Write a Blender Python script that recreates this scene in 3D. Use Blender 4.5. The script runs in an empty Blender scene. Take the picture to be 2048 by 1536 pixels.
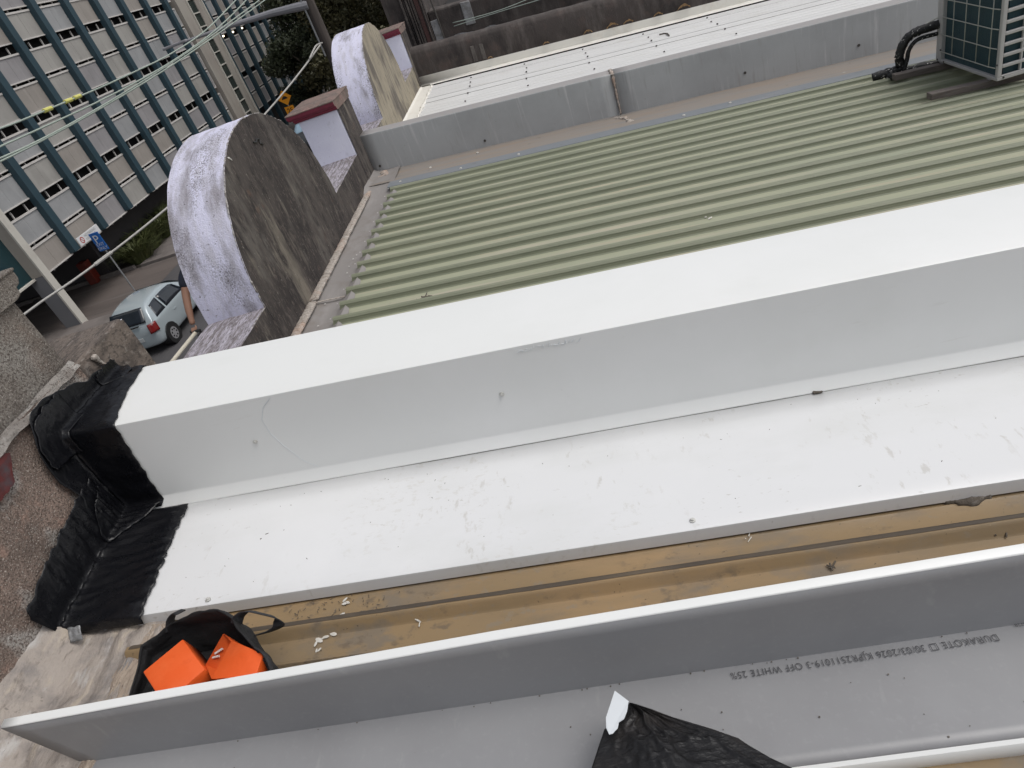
import bpy, bmesh, math, random
import numpy as np
from mathutils import Vector, Matrix, noise

random.seed(7); rng = np.random.default_rng(7)
R = math.radians
S = -0.0815                     # fall of all shop roofs towards the back (z per metre of x)
scene = bpy.context.scene
COL = scene.collection

# ------------------------------------------------------------------ camera, world, sun, exposure
cam_d = bpy.data.cameras.new('camera'); cam = bpy.data.objects.new('camera', cam_d); COL.objects.link(cam)
cam.location = (1.92, 0.0, 7.0); cam.rotation_euler = (R(54.65036), R(17.69369), R(-0.08322))
cam_d.sensor_width = 36.0; cam_d.lens = 23.426; cam_d.clip_start = 0.05; cam_d.clip_end = 2000
scene.camera = cam

SUN_EL, SUN_AZ = 60.0, 96.0     # azimuth from +Y towards +X
world = bpy.data.worlds.new('World'); scene.world = world; world.use_nodes = True
wn = world.node_tree; bg = wn.nodes['Background']
sky = wn.nodes.new('ShaderNodeTexSky'); sky.sky_type = 'NISHITA'; sky.sun_disc = False
sky.sun_elevation = R(SUN_EL); sky.sun_rotation = R(SUN_AZ)
sky.air_density = 1.0; sky.dust_density = 4.0; sky.ozone_density = 1.0
hs = wn.nodes.new('ShaderNodeHueSaturation'); hs.inputs['Saturation'].default_value = 0.32
wn.links.new(sky.outputs['Color'], hs.inputs['Color']); wn.links.new(hs.outputs['Color'], bg.inputs['Color'])
bg.inputs['Strength'].default_value = 0.12
sun_d = bpy.data.lights.new('sun', 'SUN'); sun_d.energy = 0.8; sun_d.angle = R(35); sun_d.color = (1.0, 0.97, 0.93)
sun = bpy.data.objects.new('sun', sun_d); COL.objects.link(sun); sun.location = (0, 0, 40)
_d = Vector((math.sin(R(SUN_AZ))*math.cos(R(SUN_EL)), math.cos(R(SUN_AZ))*math.cos(R(SUN_EL)), math.sin(R(SUN_EL))))
sun.rotation_euler = _d.to_track_quat('Z', 'Y').to_euler()
vs = scene.view_settings; vs.view_transform = 'Standard'; vs.look = 'None'; vs.gamma = 1.0
vs.use_curve_mapping = False; vs.exposure = 0.22
scene.cycles.max_bounces = 6

# ------------------------------------------------------------------ materials
def mat(name, base, layers=(), rough=0.7, bump=0.0, bscale=40.0, bstretch=(1,1,1), metal=0.0, spec=0.5, coat=0.0, rough_var=0.0, bdetail=5):
    """base colour, then layers (colour, scale, stretch, lo, hi, amount) mixed in by world-space noise"""
    m = bpy.data.materials.new(name); m.use_nodes = True
    nt = m.node_tree; p = nt.nodes['Principled BSDF']
    p.inputs['Roughness'].default_value = rough; p.inputs['Metallic'].default_value = metal
    p.inputs['Specular IOR Level'].default_value = spec; p.inputs['Coat Weight'].default_value = coat
    geo = nt.nodes.new('ShaderNodeNewGeometry')
    def nz(scale, stretch, detail=6, off=0.0):
        v = nt.nodes.new('ShaderNodeVectorMath'); v.operation = 'MULTIPLY_ADD'
        v.inputs[1].default_value = stretch; v.inputs[2].default_value = (off, off*1.7, off*0.3)
        nt.links.new(geo.outputs['Position'], v.inputs[0])
        t = nt.nodes.new('ShaderNodeTexNoise'); t.inputs['Scale'].default_value = scale
        t.inputs['Detail'].default_value = detail; t.inputs['Roughness'].default_value = 0.6
        nt.links.new(v.outputs[0], t.inputs['Vector']); return t.outputs['Fac']
    rgb = nt.nodes.new('ShaderNodeRGB'); rgb.outputs[0].default_value = (*base, 1)
    cur = rgb.outputs[0]
    for i, ly in enumerate(layers):
        c, sc, st, lo, hi, amt = ly[:6]
        f = nz(sc, st, 7, 3.1*i + 1.3)
        mr = nt.nodes.new('ShaderNodeMapRange'); mr.inputs['From Min'].default_value = lo; mr.inputs['From Max'].default_value = hi
        mr.inputs['To Max'].default_value = amt
        nt.links.new(f, mr.inputs['Value'])
        if len(ly) > 6:                  # patchiness: a second, larger noise decides where the layer shows
            mk = nt.nodes.new('ShaderNodeMapRange'); mk.inputs['From Min'].default_value = ly[6][1]; mk.inputs['From Max'].default_value = ly[6][2]
            nt.links.new(nz(ly[6][0], ly[6][3] if len(ly[6]) > 3 else (1, 1, 1), 5, 6.7*i + 2.9), mk.inputs['Value'])
            mu = nt.nodes.new('ShaderNodeMath'); mu.operation = 'MULTIPLY'
            nt.links.new(mr.outputs[0], mu.inputs[0]); nt.links.new(mk.outputs[0], mu.inputs[1]); mr = mu
        mx = nt.nodes.new('ShaderNodeMix'); mx.data_type = 'RGBA'
        nt.links.new(mr.outputs[0], mx.inputs['Factor']); nt.links.new(cur, mx.inputs['A']); mx.inputs['B'].default_value = (*c, 1)
        cur = mx.outputs['Result']
    nt.links.new(cur, p.inputs['Base Color'])
    if rough_var:
        f = nz(9, (1, 1, 1), 4, 9.0); mr = nt.nodes.new('ShaderNodeMapRange')
        mr.inputs['From Min'].default_value = 0.3; mr.inputs['From Max'].default_value = 0.7
        mr.inputs['To Min'].default_value = rough - rough_var; mr.inputs['To Max'].default_value = min(1, rough + rough_var)
        nt.links.new(f, mr.inputs['Value']); nt.links.new(mr.outputs[0], p.inputs['Roughness'])
    if bump:
        b = nt.nodes.new('ShaderNodeBump'); b.inputs['Strength'].default_value = bump; b.inputs['Distance'].default_value = 0.01
        nt.links.new(nz(bscale, bstretch, bdetail, 5.0), b.inputs['Height']); nt.links.new(b.outputs[0], p.inputs['Normal'])
    return m

one = (1, 1, 1)
M = {}
M['white_metal'] = mat('white_metal', (.74, .75, .735), [((.66, .67, .64), 3.2, (1, 2, 1), .55, .75, .3), ((.48, .47, .44), 26, (1, 3, 1), .68, .75, .5, (3, .5, .65)), ((.80, .805, .80), 1.2, one, .5, .7, .5), ((.62, .615, .58), 14, (.5, 1, 3), .64, .72, .3, (2.1, .5, .62))], .34, .03, 5)
M['white_metal_b'] = mat('white_metal_b', (.705, .712, .718), [((.62, .63, .615), 1.6, (1, 2.5, 1), .5, .72, .5), ((.40, .38, .34), 40, (1, 2, 1), .63, .69, .6, (2.6, .50, .60)), ((.50, .485, .45), 15, (2.2, 1, 1), .585, .66, .6, (3.2, .50, .60)), ((.58, .57, .54), 34, (1, 1.6, 1), .56, .64, .5, (2.2, .53, .60)), ((.755, .76, .765), 1.1, one, .5, .65, .6)], .36, .03, 7)
M['grey_back'] = mat('grey_back', (.275, .277, .285), [((.22, .22, .228), 2.0, one, .45, .66, .6), ((.33, .33, .34), 60, one, .55, .7, .25), ((.36, .36, .36), 9, (2, .6, 1), .62, .72, .4), ((.17, .17, .17), 70, one, .70, .74, .6, (4, .5, .6))], .38, .03, 6)
M['tape'] = mat('tape', (.0055, .0058, .0075), [((.013, .013, .015), 6, one, .5, .7, .6), ((.25, .25, .25), 190, one, .725, .75, .7, (5, .48, .6))], .30, .75, 11, (1, 1.9, 1), spec=.30, rough_var=.1)
M['plastic_wrap'] = mat('plastic_wrap', (.012, .0115, .012), [((.035, .031, .029), 8, one, .48, .66, .8), ((.15, .13, .10), 90, (1, 3, 1), .60, .70, .5, (7, .54, .62))], .34, .5, 34, (1, 3, 1), spec=.45)
M['green_roof'] = mat('green_roof', (.335, .345, .245), [((.42, .39, .30), 2.2, (.35, 5, 1), .48, .66, .85), ((.26, .285, .215), 1.1, (.6, 2, 1), .5, .7, .7), ((.47, .38, .28), 3.2, (.35, 9, 1), .58, .70, .6), ((.19, .19, .15), 24, (.5, 2, 1), .62, .74, .5), ((.48, .47, .40), 80, one, .70, .75, .5)], .55, .04, 30)
M['green_rib'] = mat('green_rib', (.205, .22, .152), [((.245, .255, .18), 2.2, (.35, 4, 1), .48, .66, .7), ((.165, .178, .125), 6, (.5, 3, 1), .55, .7, .6), ((.33, .32, .26), 70, one, .69, .74, .5)], .5, .03, 30)
M['gutter'] = mat('gutter', (.25, .235, .225), [((.33, .31, .30), 3, (3, .6, 1), .5, .7, .6), ((.20, .175, .155), 7, one, .5, .7, .6), ((.5, .48, .45), 60, one, .72, .76, .5)], .6, .04, 30)
M['flash_brown'] = mat('flash_brown', (.245, .222, .20), [((.28, .215, .16), 2.3, (.5, 5, 1), .45, .7, .8), ((.19, .19, .188), 5, (.4, 3, 1), .52, .7, .7), ((.10, .085, .07), 16, one, .64, .74, .6)], .55, .05, 30)
M['flash_grey'] = mat('flash_grey', (.185, .20, .215), [((.25, .25, .255), 4, (.5, 2, 1), .5, .7, .6), ((.13, .125, .12), 12, one, .60, .74, .6)], .5)
M['w2_face'] = mat('w2_face', (.40, .41, .415), [((.33, .335, .34), 1.1, one, .45, .62, .85), ((.53, .53, .53), 6.5, (4, 1, .22), .57, .68, .75, (1.2, .45, .58)), ((.29, .28, .27), 9, (3, 1, .35), .58, .70, .5), ((.25, .235, .21), 30, one, .66, .72, .5)], .5, .03, 30)
M['w2_cap'] = mat('w2_cap', (.30, .285, .277), [((.36, .34, .33), 2.5, (1, 2, 1), .5, .7, .6), ((.23, .215, .20), 9, one, .58, .74, .5)], .55)
M['white_roof'] = mat('white_roof', (.60, .597, .585), [((.66, .66, .65), 1.3, (.6, 3, 1), .45, .7, .8), ((.50, .48, .44), 5, (.5, 3, 1), .56, .72, .6), ((.38, .36, .33), 40, one, .68, .76, .5)], .5)
M['cream_gutter'] = mat('cream_gutter', (.76, .74, .68), [((.6, .54, .44), 6, one, .55, .75, .5), ((.40, .35, .30), 14, one, .68, .76, .7)], .55)
M['tan_roof'] = mat('tan_roof', (.265, .185, .098), [((.22, .162, .095), 2.4, (.7, 1.5, 1), .42, .60, .85), ((.18, .15, .115), 7, (.8, 1.3, 1), .50, .60, .8, (1.7, .42, .56)), ((.33, .22, .112), 2.2, (.5, 3, 1), .52, .66, .8), ((.135, .103, .072), 20, (.8, 1.2, 1), .57, .66, .75, (3, .46, .58)), ((.225, .19, .145), 30, (.8, 1.2, 1), .58, .66, .6, (2, .48, .58)), ((.036, .028, .022), 75, one, .66, .70, .85, (5, .42, .56)), ((.42, .36, .27), 120, one, .69, .73, .6)], .55, .12, 24, rough_var=.1)
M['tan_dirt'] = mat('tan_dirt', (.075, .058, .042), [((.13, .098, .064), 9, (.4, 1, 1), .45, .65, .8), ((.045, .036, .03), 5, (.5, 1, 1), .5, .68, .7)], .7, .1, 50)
DIRT = lambda c, sc, lo, hi, a, st=one: (c, sc, st, lo, hi, a)
M['lilac'] = mat('lilac', (.66, .655, .80), [((.72, .715, .83), 6, (4, 1, .8), .5, .66, .6), ((.47, .455, .51), 3.0, (3.2, .8, .8), .48, .62, .7), ((.25, .232, .245), 2.4, (2.2, .8, .8), .55, .67, .8), ((.13, .118, .118), 7, (5, .8, .7), .56, .66, .7, (1.7, .48, .6)), ((.09, .08, .08), 140, (1, .8, .6), .49, .58, .85, (2.2, .48, .62, (2, .9, .9))), ((.08, .072, .07), 46, one, .64, .68, .8), ((.78, .77, .86), 150, one, .58, .66, .6, (2.2, .42, .56))], .88, .6, 110)
M['lilac_clean'] = mat('lilac_clean', (.80, .80, .92), [((.70, .70, .83), 3, one, .45, .7, .6), ((.83, .83, .93), 9, (1, 1, 4), .58, .7, .5), ((.16, .15, .14), 60, one, .68, .71, .8), ((.50, .49, .55), 12, (1, 1, .5), .62, .74, .5)], .8, .25, 60)
M['ledge_dirty'] = mat('ledge_dirty', (.40, .375, .42), [((.17, .148, .148), 9, (4, .7, 2), .42, .58, .85), ((.075, .062, .06), 46, (3, .5, 1), .50, .60, .75), ((.56, .54, .62), 26, (4, .6, 1), .58, .68, .75)], .9, .5, 80, (2, .7, 1))
M['arch_back'] = mat('arch_back', (.066, .056, .051), [((.034, .028, .027), 1.6, (1, 1.3, 1), .46, .56, .9), ((.125, .112, .10), 2.2, (1, 1.8, .8), .53, .64, .8), ((.21, .185, .15), 1.7, (1, 2.2, .6), .58, .68, .85), ((.20, .175, .145), 7, (1, 3.5, .8), .56, .68, .7, (1.3, .46, .58)), ((.19, .15, .092), 5, (1, 2.4, .8), .60, .70, .6, (1.1, .54, .62)), ((.022, .018, .018), 6, (1, 2.0, .8), .53, .63, .8), ((.13, .105, .092), 34, (1, 2.0, .7), .55, .66, .7), ((.45, .43, .39), 75, (1, 1.6, .45), .66, .705, .85), ((.14, .075, .048), 6, one, .64, .73, .55)], .92, .7, 50, (1, 1.6, .6))
M['arch_back_pale'] = mat('arch_back_pale', (.30, .265, .20), [((.105, .092, .08), 1.1, (1, 1.8, .8), .47, .55, .9), ((.14, .12, .10), 4, (1, 5, .6), .52, .66, .7, (1.6, .42, .56)), ((.40, .365, .28), 5, (1, 5, .6), .55, .7, .6), ((.055, .047, .042), 7, (1, 4, .8), .58, .66, .8), ((.42, .40, .36), 70, (1, 1, .5), .68, .72, .6)], .92, .5, 55)
M['old_render'] = mat('old_render', (.20, .178, .155), [((.14, .12, .104), 2.2, one, .44, .60, .85), ((.285, .27, .245), 2.6, one, .54, .68, .75), ((.085, .068, .058), 150, one, .51, .57, .85), ((.12, .10, .086), 38, one, .54, .66, .6), ((.24, .175, .14), 3.2, one, .56, .70, .5), ((.42, .395, .36), 190, one, .585, .64, .8), ((.07, .058, .05), 16, (1, 1, .5), .62, .72, .65)], .93, 1.0, 130)
M['brown_render'] = mat('brown_render', (.21, .16, .133), [((.30, .22, .18), 3.0, one, .46, .62, .85), ((.385, .365, .34), 3.6, (1, 1.4, 1), .53, .61, .9), ((.11, .083, .07), 8, one, .54, .67, .7), ((.095, .07, .057), 160, one, .51, .57, .85), ((.14, .107, .088), 45, one, .54, .66, .6), ((.50, .46, .41), 200, one, .585, .64, .85), ((.36, .235, .185), 12, one, .57, .67, .6)], .93, 1.0, 140)
M['mortar'] = mat('mortar', (.43, .385, .34), [((.54, .50, .46), 20, (1, 2.5, 1), .48, .62, .8), ((.24, .185, .15), 26, (1, 3, 1), .54, .64, .9), ((.47, .315, .235), 3.2, one, .50, .64, .8), ((.14, .11, .09), 60, (1, 2, 1), .60, .68, .8)], .92, 1.2, 45, (1, 3, 1))
M['grey_mortar'] = mat('grey_mortar', (.33, .315, .30), [((.21, .195, .175), 9, one, .46, .62, .85), ((.46, .45, .43), 30, one, .54, .66, .7), ((.12, .105, .09), 70, one, .60, .68, .7)], .92, 1.0, 70)
M['red_paint'] = mat('red_paint', (.095, .016, .015), [((.05, .014, .014), 30, one, .5, .68, .7), ((.05, .048, .055), 7, one, .52, .62, .9)], .6, .3, 40)
M['maroon'] = mat('maroon', (.19, .022, .045), [((.12, .018, .03), 14, one, .5, .7, .7), ((.28, .12, .12), 40, one, .64, .74, .6)], .65, .2, 50)
M['cap_top'] = mat('cap_top', (.19, .135, .115), [((.11, .092, .08), 9, one, .45, .62, .8), ((.28, .165, .15), 8, (2, 1, 1), .55, .7, .7), ((.34, .30, .27), 50, one, .60, .70, .7)], .92, .6, 60)
M['dark_wall'] = mat('dark_wall', (.060, .050, .046), [((.11, .096, .088), 3.5, (2.6, 1, .6), .5, .68, .8), ((.025, .021, .02), 2.0, (1.5, 1, .8), .46, .62, .8), ((.17, .145, .125), 8, (3, 1, .35), .58, .70, .6, (1.5, .46, .6)), ((.10, .068, .058), 5, one, .54, .7, .5), ((.30, .27, .25), 60, one, .68, .72, .6)], .92, .6, 40)
M['patch_grey'] = mat('patch_grey', (.27, .27, .275), [((.16, .155, .15), 9, one, .45, .6, .85), ((.36, .36, .36), 6, one, .55, .7, .5)], .85, .3, 50)
M['smear'] = mat('smear', (.33, .29, .255), [((.185, .168, .16), 5, (1.4, 1.5, 1), .46, .60, .9), ((.42, .36, .29), 9, (3, .8, 1), .54, .66, .8), ((.14, .115, .098), 15, (3, .8, 1), .57, .68, .85), ((.47, .46, .45), 6, (2.2, .8, 1), .57, .66, .7), ((.10, .085, .075), 60, one, .62, .68, .6, (4, .5, .6))], .6, .7, 30, (3, 1, 1))
M['orange'] = mat('orange', (.80, .115, .02), [((.86, .17, .05), 12, one, .45, .7, .5), ((.68, .09, .015), 40, one, .6, .7, .3)], .45, .1, 80, spec=.4)
M['bag'] = mat('bag', (.010, .010, .011), [((.02, .02, .022), 20, one, .5, .7, .6)], .8, .4, 200)
M['strap'] = mat('strap', (.022, .022, .025), [((.035, .035, .04), 60, one, .5, .7, .5)], .75, .5, 350)
M['white_plastic'] = mat('white_plastic', (.62, .58, .55), [((.5, .46, .43), 30, one, .5, .7, .4)], .5)
M['offcut'] = mat('offcut', (.70, .735, .76), [((.6, .63, .66), 6, one, .45, .7, .4)], .35)
M['screw'] = mat('screw', (.60, .60, .57), [((.42, .40, .36), 90, one, .5, .7, .7)], .4, metal=.15)
M['stain'] = mat('stain', (.12, .108, .098), [((.07, .06, .055), 9, (2, 1, 1), .45, .65, .8)], .9, .4, 50)
M['tip_white'] = mat('tip_white', (.60, .585, .56), [((.42, .40, .37), 60, one, .5, .65, .7)], .8, .4, 80)
M['worn'] = mat('worn', (.40, .385, .37), [((.14, .12, .11), 30, one, .44, .56, .9)], .9, .4, 80)
M['block_brown'] = mat('block_brown', (.16, .13, .11), [((.08, .066, .058), 7, (5, 1, 2), .44, .58, .85), ((.29, .26, .235), 30, (3, .7, 1), .56, .68, .7), ((.045, .038, .034), 60, (2, .7, 1), .53, .61, .7)], .92, .7, 70)
M['mortar_dull'] = mat('mortar_dull', (.27, .25, .23), [((.17, .15, .135), 9, one, .44, .60, .85), ((.40, .385, .36), 12, one, .55, .66, .8), ((.10, .085, .075), 90, one, .55, .64, .8)], .93, 1.0, 90)
M['film'] = mat('film', (.20, .205, .21), [((.4, .41, .42), 40, one, .5, .65, .8)], .25, .6, 60)
M['mortar_tan'] = mat('mortar_tan', (.36, .295, .235), [((.24, .19, .155), 14, (3, 1, 1), .46, .62, .85), ((.46, .40, .33), 22, (3, 1, 1), .55, .66, .7), ((.13, .10, .085), 40, (2, 1, 1), .60, .68, .8)], .8, .9, 40, (3, 1, 1))
M['dark_screw'] = mat('dark_screw', (.06, .055, .05), [((.1, .08, .06), 60, one, .5, .7, .5)], .6)
M['ink'] = mat('ink', (.075, .075, .08), [((.08, .08, .085), 200, one, .5, .7, .6)], .6)
M['debris'] = mat('debris', (.09, .075, .06), [((.2, .18, .16), 80, one, .5, .7, .8)], .9, .4, 150)
M['debris_pale'] = mat('debris_pale', (.62, .60, .55), [((.45, .42, .36), 80, one, .5, .7, .6)], .8)
M['moss'] = mat('moss', (.30, .19, .095), [((.2, .13, .07), 30, one, .45, .65, .8), ((.38, .27, .15), 60, one, .55, .7, .6)], .95, .5, 80)
M['ac_case'] = mat('ac_case', (.50, .485, .475), [((.44, .425, .415), 5, one, .45, .7, .5), ((.33, .3, .28), 40, one, .66, .75, .4)], .5)
M['ac_coil'] = mat('ac_coil', (.018, .055, .07), [((.026, .07, .085), 60, (1, 6, .3), .45, .65, .6), ((.01, .03, .04), 5, one, .5, .7, .5)], .5, .35, 400, (1, 1, .02))
M['ac_wire'] = mat('ac_wire', (.50, .50, .45), [((.36, .36, .32), 60, one, .5, .7, .5)], .5)
M['timber'] = mat('timber', (.17, .145, .13), [((.11, .09, .08), 6, (.5, 8, 8), .45, .65, .8), ((.25, .22, .2), 20, (.5, 9, 9), .55, .7, .6)], .85, .4, 60, (.3, 5, 5))
M['pipe_black'] = mat('pipe_black', (.012, .012, .012), [((.04, .04, .04), 50, one, .5, .7, .6), ((.55, .53, .5), 42, one, .625, .65, .95)], .5, .6, 60)
M['asphalt'] = mat('asphalt', (.070, .067, .070), [((.095, .09, .09), 1.2, (1.5, .3, 1), .45, .7, .7), ((.05, .048, .05), .8, one, .5, .7, .6), ((.13, .125, .12), 130, one, .62, .7, .5)], .85, .3, 90)
M['concrete_drive'] = mat('concrete_drive', (.118, .098, .088), [((.085, .07, .064), .9, (.3, 1.6, 1), .42, .62, .8), ((.18, .165, .155), .8, (.25, 2.4, 1), .56, .72, .7), ((.14, .115, .10), 30, one, .52, .68, .4), ((.05, .044, .042), 2, (.4, 2, 1), .60, .74, .6)], .85, .2, 60)
M['concrete_path'] = mat('concrete_path', (.17, .15, .14), [((.12, .105, .098), 1.4, one, .45, .62, .8), ((.22, .20, .19), 3, one, .55, .7, .6)], .85, .2, 60)
M['beige'] = mat('beige', (.33, .305, .27), [((.26, .23, .205), .9, (1, 1, .5), .45, .65, .8), ((.38, .36, .33), 1.5, (2, 2, .3), .55, .7, .5)], .8, .1, 30)
M['pale_edge'] = mat('pale_edge', (.52, .50, .45), [((.40, .37, .33), 2, one, .5, .7, .5)], .7)
M['fin'] = mat('fin', (.023, .053, .071), [((.017, .042, .056), .7, (1, 1, .5), .45, .65, .8), ((.034, .07, .088), 1.7, (3, 3, .4), .58, .72, .5)], .6)
M['frame'] = mat('frame', (.56, .54, .515), [((.34, .32, .30), 2, one, .5, .7, .5)], .6)
SP = []
for i, c in enumerate([(0.408, 0.415, 0.422), (0.415, 0.381, 0.347), (0.381, 0.367, 0.374), (0.442, 0.428, 0.401)]):
    c = tuple(x*.80 for x in c); d = tuple(x*.74 for x in c); l = tuple(min(1, x*1.16) for x in c)
    SP.append(mat('mesh_screen', c, [(d, .9, (1, .8, .8), .42, .66, .7), (l, 1.6, (3, 3, .3), .54, .70, .6), (d, 90, one, .5, .6, .35)], .55, .15, 220))
M['tower_glass'] = mat('tower_glass', (.035, .045, .042), [((.06, .07, .06), .8, one, .45, .65, .7)], .12)
M['teal_glass'] = mat('teal_glass', (.012, .035, .042), [((.02, .05, .058), .6, one, .45, .65, .7)], .2)
M['black_void'] = mat('black_void', (.012, .011, .011), [((.03, .025, .023), .6, one, .5, .7, .7)], .9)
M['charcoal'] = mat('charcoal', (.055, .050, .053), [((.075, .066, .068), .8, one, .45, .65, .7)], .7)
M['grey_paint'] = mat('grey_paint', (.175, .178, .19), [((.15, .152, .16), .8, one, .45, .65, .7)], .6)
M['red_box'] = mat('red_box', (.16, .017, .007), [((.10, .01, .006), 2, one, .45, .65, .7)], .5)
M['wire'] = mat('wire', (.36, .42, .37), [((.28, .33, .29), 4, one, .5, .7, .5)], .6)
M['cable'] = mat('cable', (.40, .39, .37), [((.3, .29, .27), 6, one, .5, .7, .5)], .6)
M['yellow'] = mat('yellow', (.62, .60, .16), [((.5, .48, .12), 6, one, .5, .7, .5)], .6)
M['lamp_grey'] = mat('lamp_grey', (.26, .26, .28), [((.2, .2, .21), 3, one, .5, .7, .5)], .55)
M['pole'] = mat('pole', (.075, .062, .055), [((.045, .038, .034), 4, (3, 3, .2), .45, .62, .8), ((.12, .10, .09), 9, (4, 4, .15), .56, .7, .6)], .9, .5, 30, (4, 4, .3))
M['bark'] = mat('bark', (.16, .13, .105), [((.09, .07, .06), 5, (2, 2, .5), .45, .65, .8), ((.26, .23, .2), 4, (2, 2, .4), .58, .7, .6)], .9, .5, 30)
M['leaf_dark'] = mat('leaf_dark', (.036, .046, .020), [((.022, .030, .014), 1.2, one, .42, .62, .8), ((.07, .066, .024), 1.6, one, .56, .7, .7)], .6)
M['leaf_olive'] = mat('leaf_olive', (.070, .062, .022), [((.040, .044, .018), 1.2, one, .42, .62, .8), ((.13, .088, .03), 2.2, one, .58, .7, .7)], .6)
M['leaf_grass'] = mat('leaf_grass', (.105, .12, .042), [((.06, .08, .026), 2, one, .42, .62, .8), ((.19, .175, .075), 4, one, .58, .7, .6)], .6)
M['car_paint'] = mat('car_paint', (.43, .49, .515), [((.39, .45, .475), 2, one, .45, .7, .4)], .25, metal=.25, coat=.7)
M['dark_paint'] = mat('dark_paint', (.03, .034, .04), [((.04, .044, .05), 2, one, .45, .7, .4)], .28, coat=.6)
M['car_glass'] = mat('car_glass', (.012, .016, .022), [((.02, .025, .035), 3, one, .45, .7, .5)], .06, spec=.8)
M['sky_reflection_glass'] = mat('sky_reflection_glass', (.25, .36, .46), [((.3, .42, .52), 3, one, .45, .7, .5)], .1)  # sky reflected in the windscreen, put into the pale blue base colour
M['tyre'] = mat('tyre', (.018, .018, .018), [((.03, .03, .03), 20, one, .5, .7, .5)], .85)
M['rim'] = mat('rim', (.42, .42, .43), [((.3, .3, .3), 9, one, .5, .7, .4)], .35, metal=.5)
M['tail_red'] = mat('tail_red', (.20, .012, .012), [((.12, .01, .01), 12, one, .5, .7, .5)], .2)
M['plate'] = mat('plate', (.5, .52, .52), [((.4, .42, .42), 20, one, .5, .7, .4)], .5)
M['sign_blue'] = mat('sign_blue', (.014, .125, .44), [((.016, .14, .48), 4, one, .5, .7, .4)], .45)
M['sign_white'] = mat('sign_white', (.66, .67, .68), [((.55, .55, .56), 6, one, .5, .7, .4)], .5)
M['sign_yellow'] = mat('sign_yellow', (.72, .28, .01), [((.6, .23, .01), 4, one, .5, .7, .4)], .5)
M['sign_red'] = mat('sign_red', (.45, .08, .07), [((.5, .14, .12), 8, one, .5, .7, .4)], .5)
M['sign_grey'] = mat('sign_grey', (.30, .31, .33), [((.36, .37, .39), 8, one, .5, .7, .4)], .5)
M['black'] = mat('black', (.012, .012, .012), [((.02, .02, .02), 20, one, .5, .7, .4)], .5)
M['galv'] = mat('galv', (.30, .31, .32), [((.24, .245, .25), 6, one, .5, .7, .5)], .5, metal=.4)
M['skin'] = mat('skin', (.27, .145, .095), [((.22, .11, .07), 14, one, .5, .7, .5)], .55)
M['navy'] = mat('navy', (.011, .014, .026), [((.02, .024, .04), 16, one, .5, .7, .5)], .85, .3, 60)
M['hair'] = mat('hair', (.02, .014, .01), [((.035, .025, .018), 40, one, .5, .7, .5)], .6)
M['pvc'] = mat('pvc', (.60, .56, .46), [((.48, .44, .36), 9, one, .5, .7, .5)], .45)
M['awning'] = mat('awning', (.22, .22, .22), [((.16, .16, .16), 3, one, .5, .7, .5)], .6)
M['lamp_glow'] = bpy.data.materials.new('lamp_glow'); M['lamp_glow'].use_nodes = True
_p = M['lamp_glow'].node_tree.nodes['Principled BSDF']; _p.inputs['Emission Color'].default_value = (1, .86, .62, 1); _p.inputs['Emission Strength'].default_value = 3.0

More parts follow.
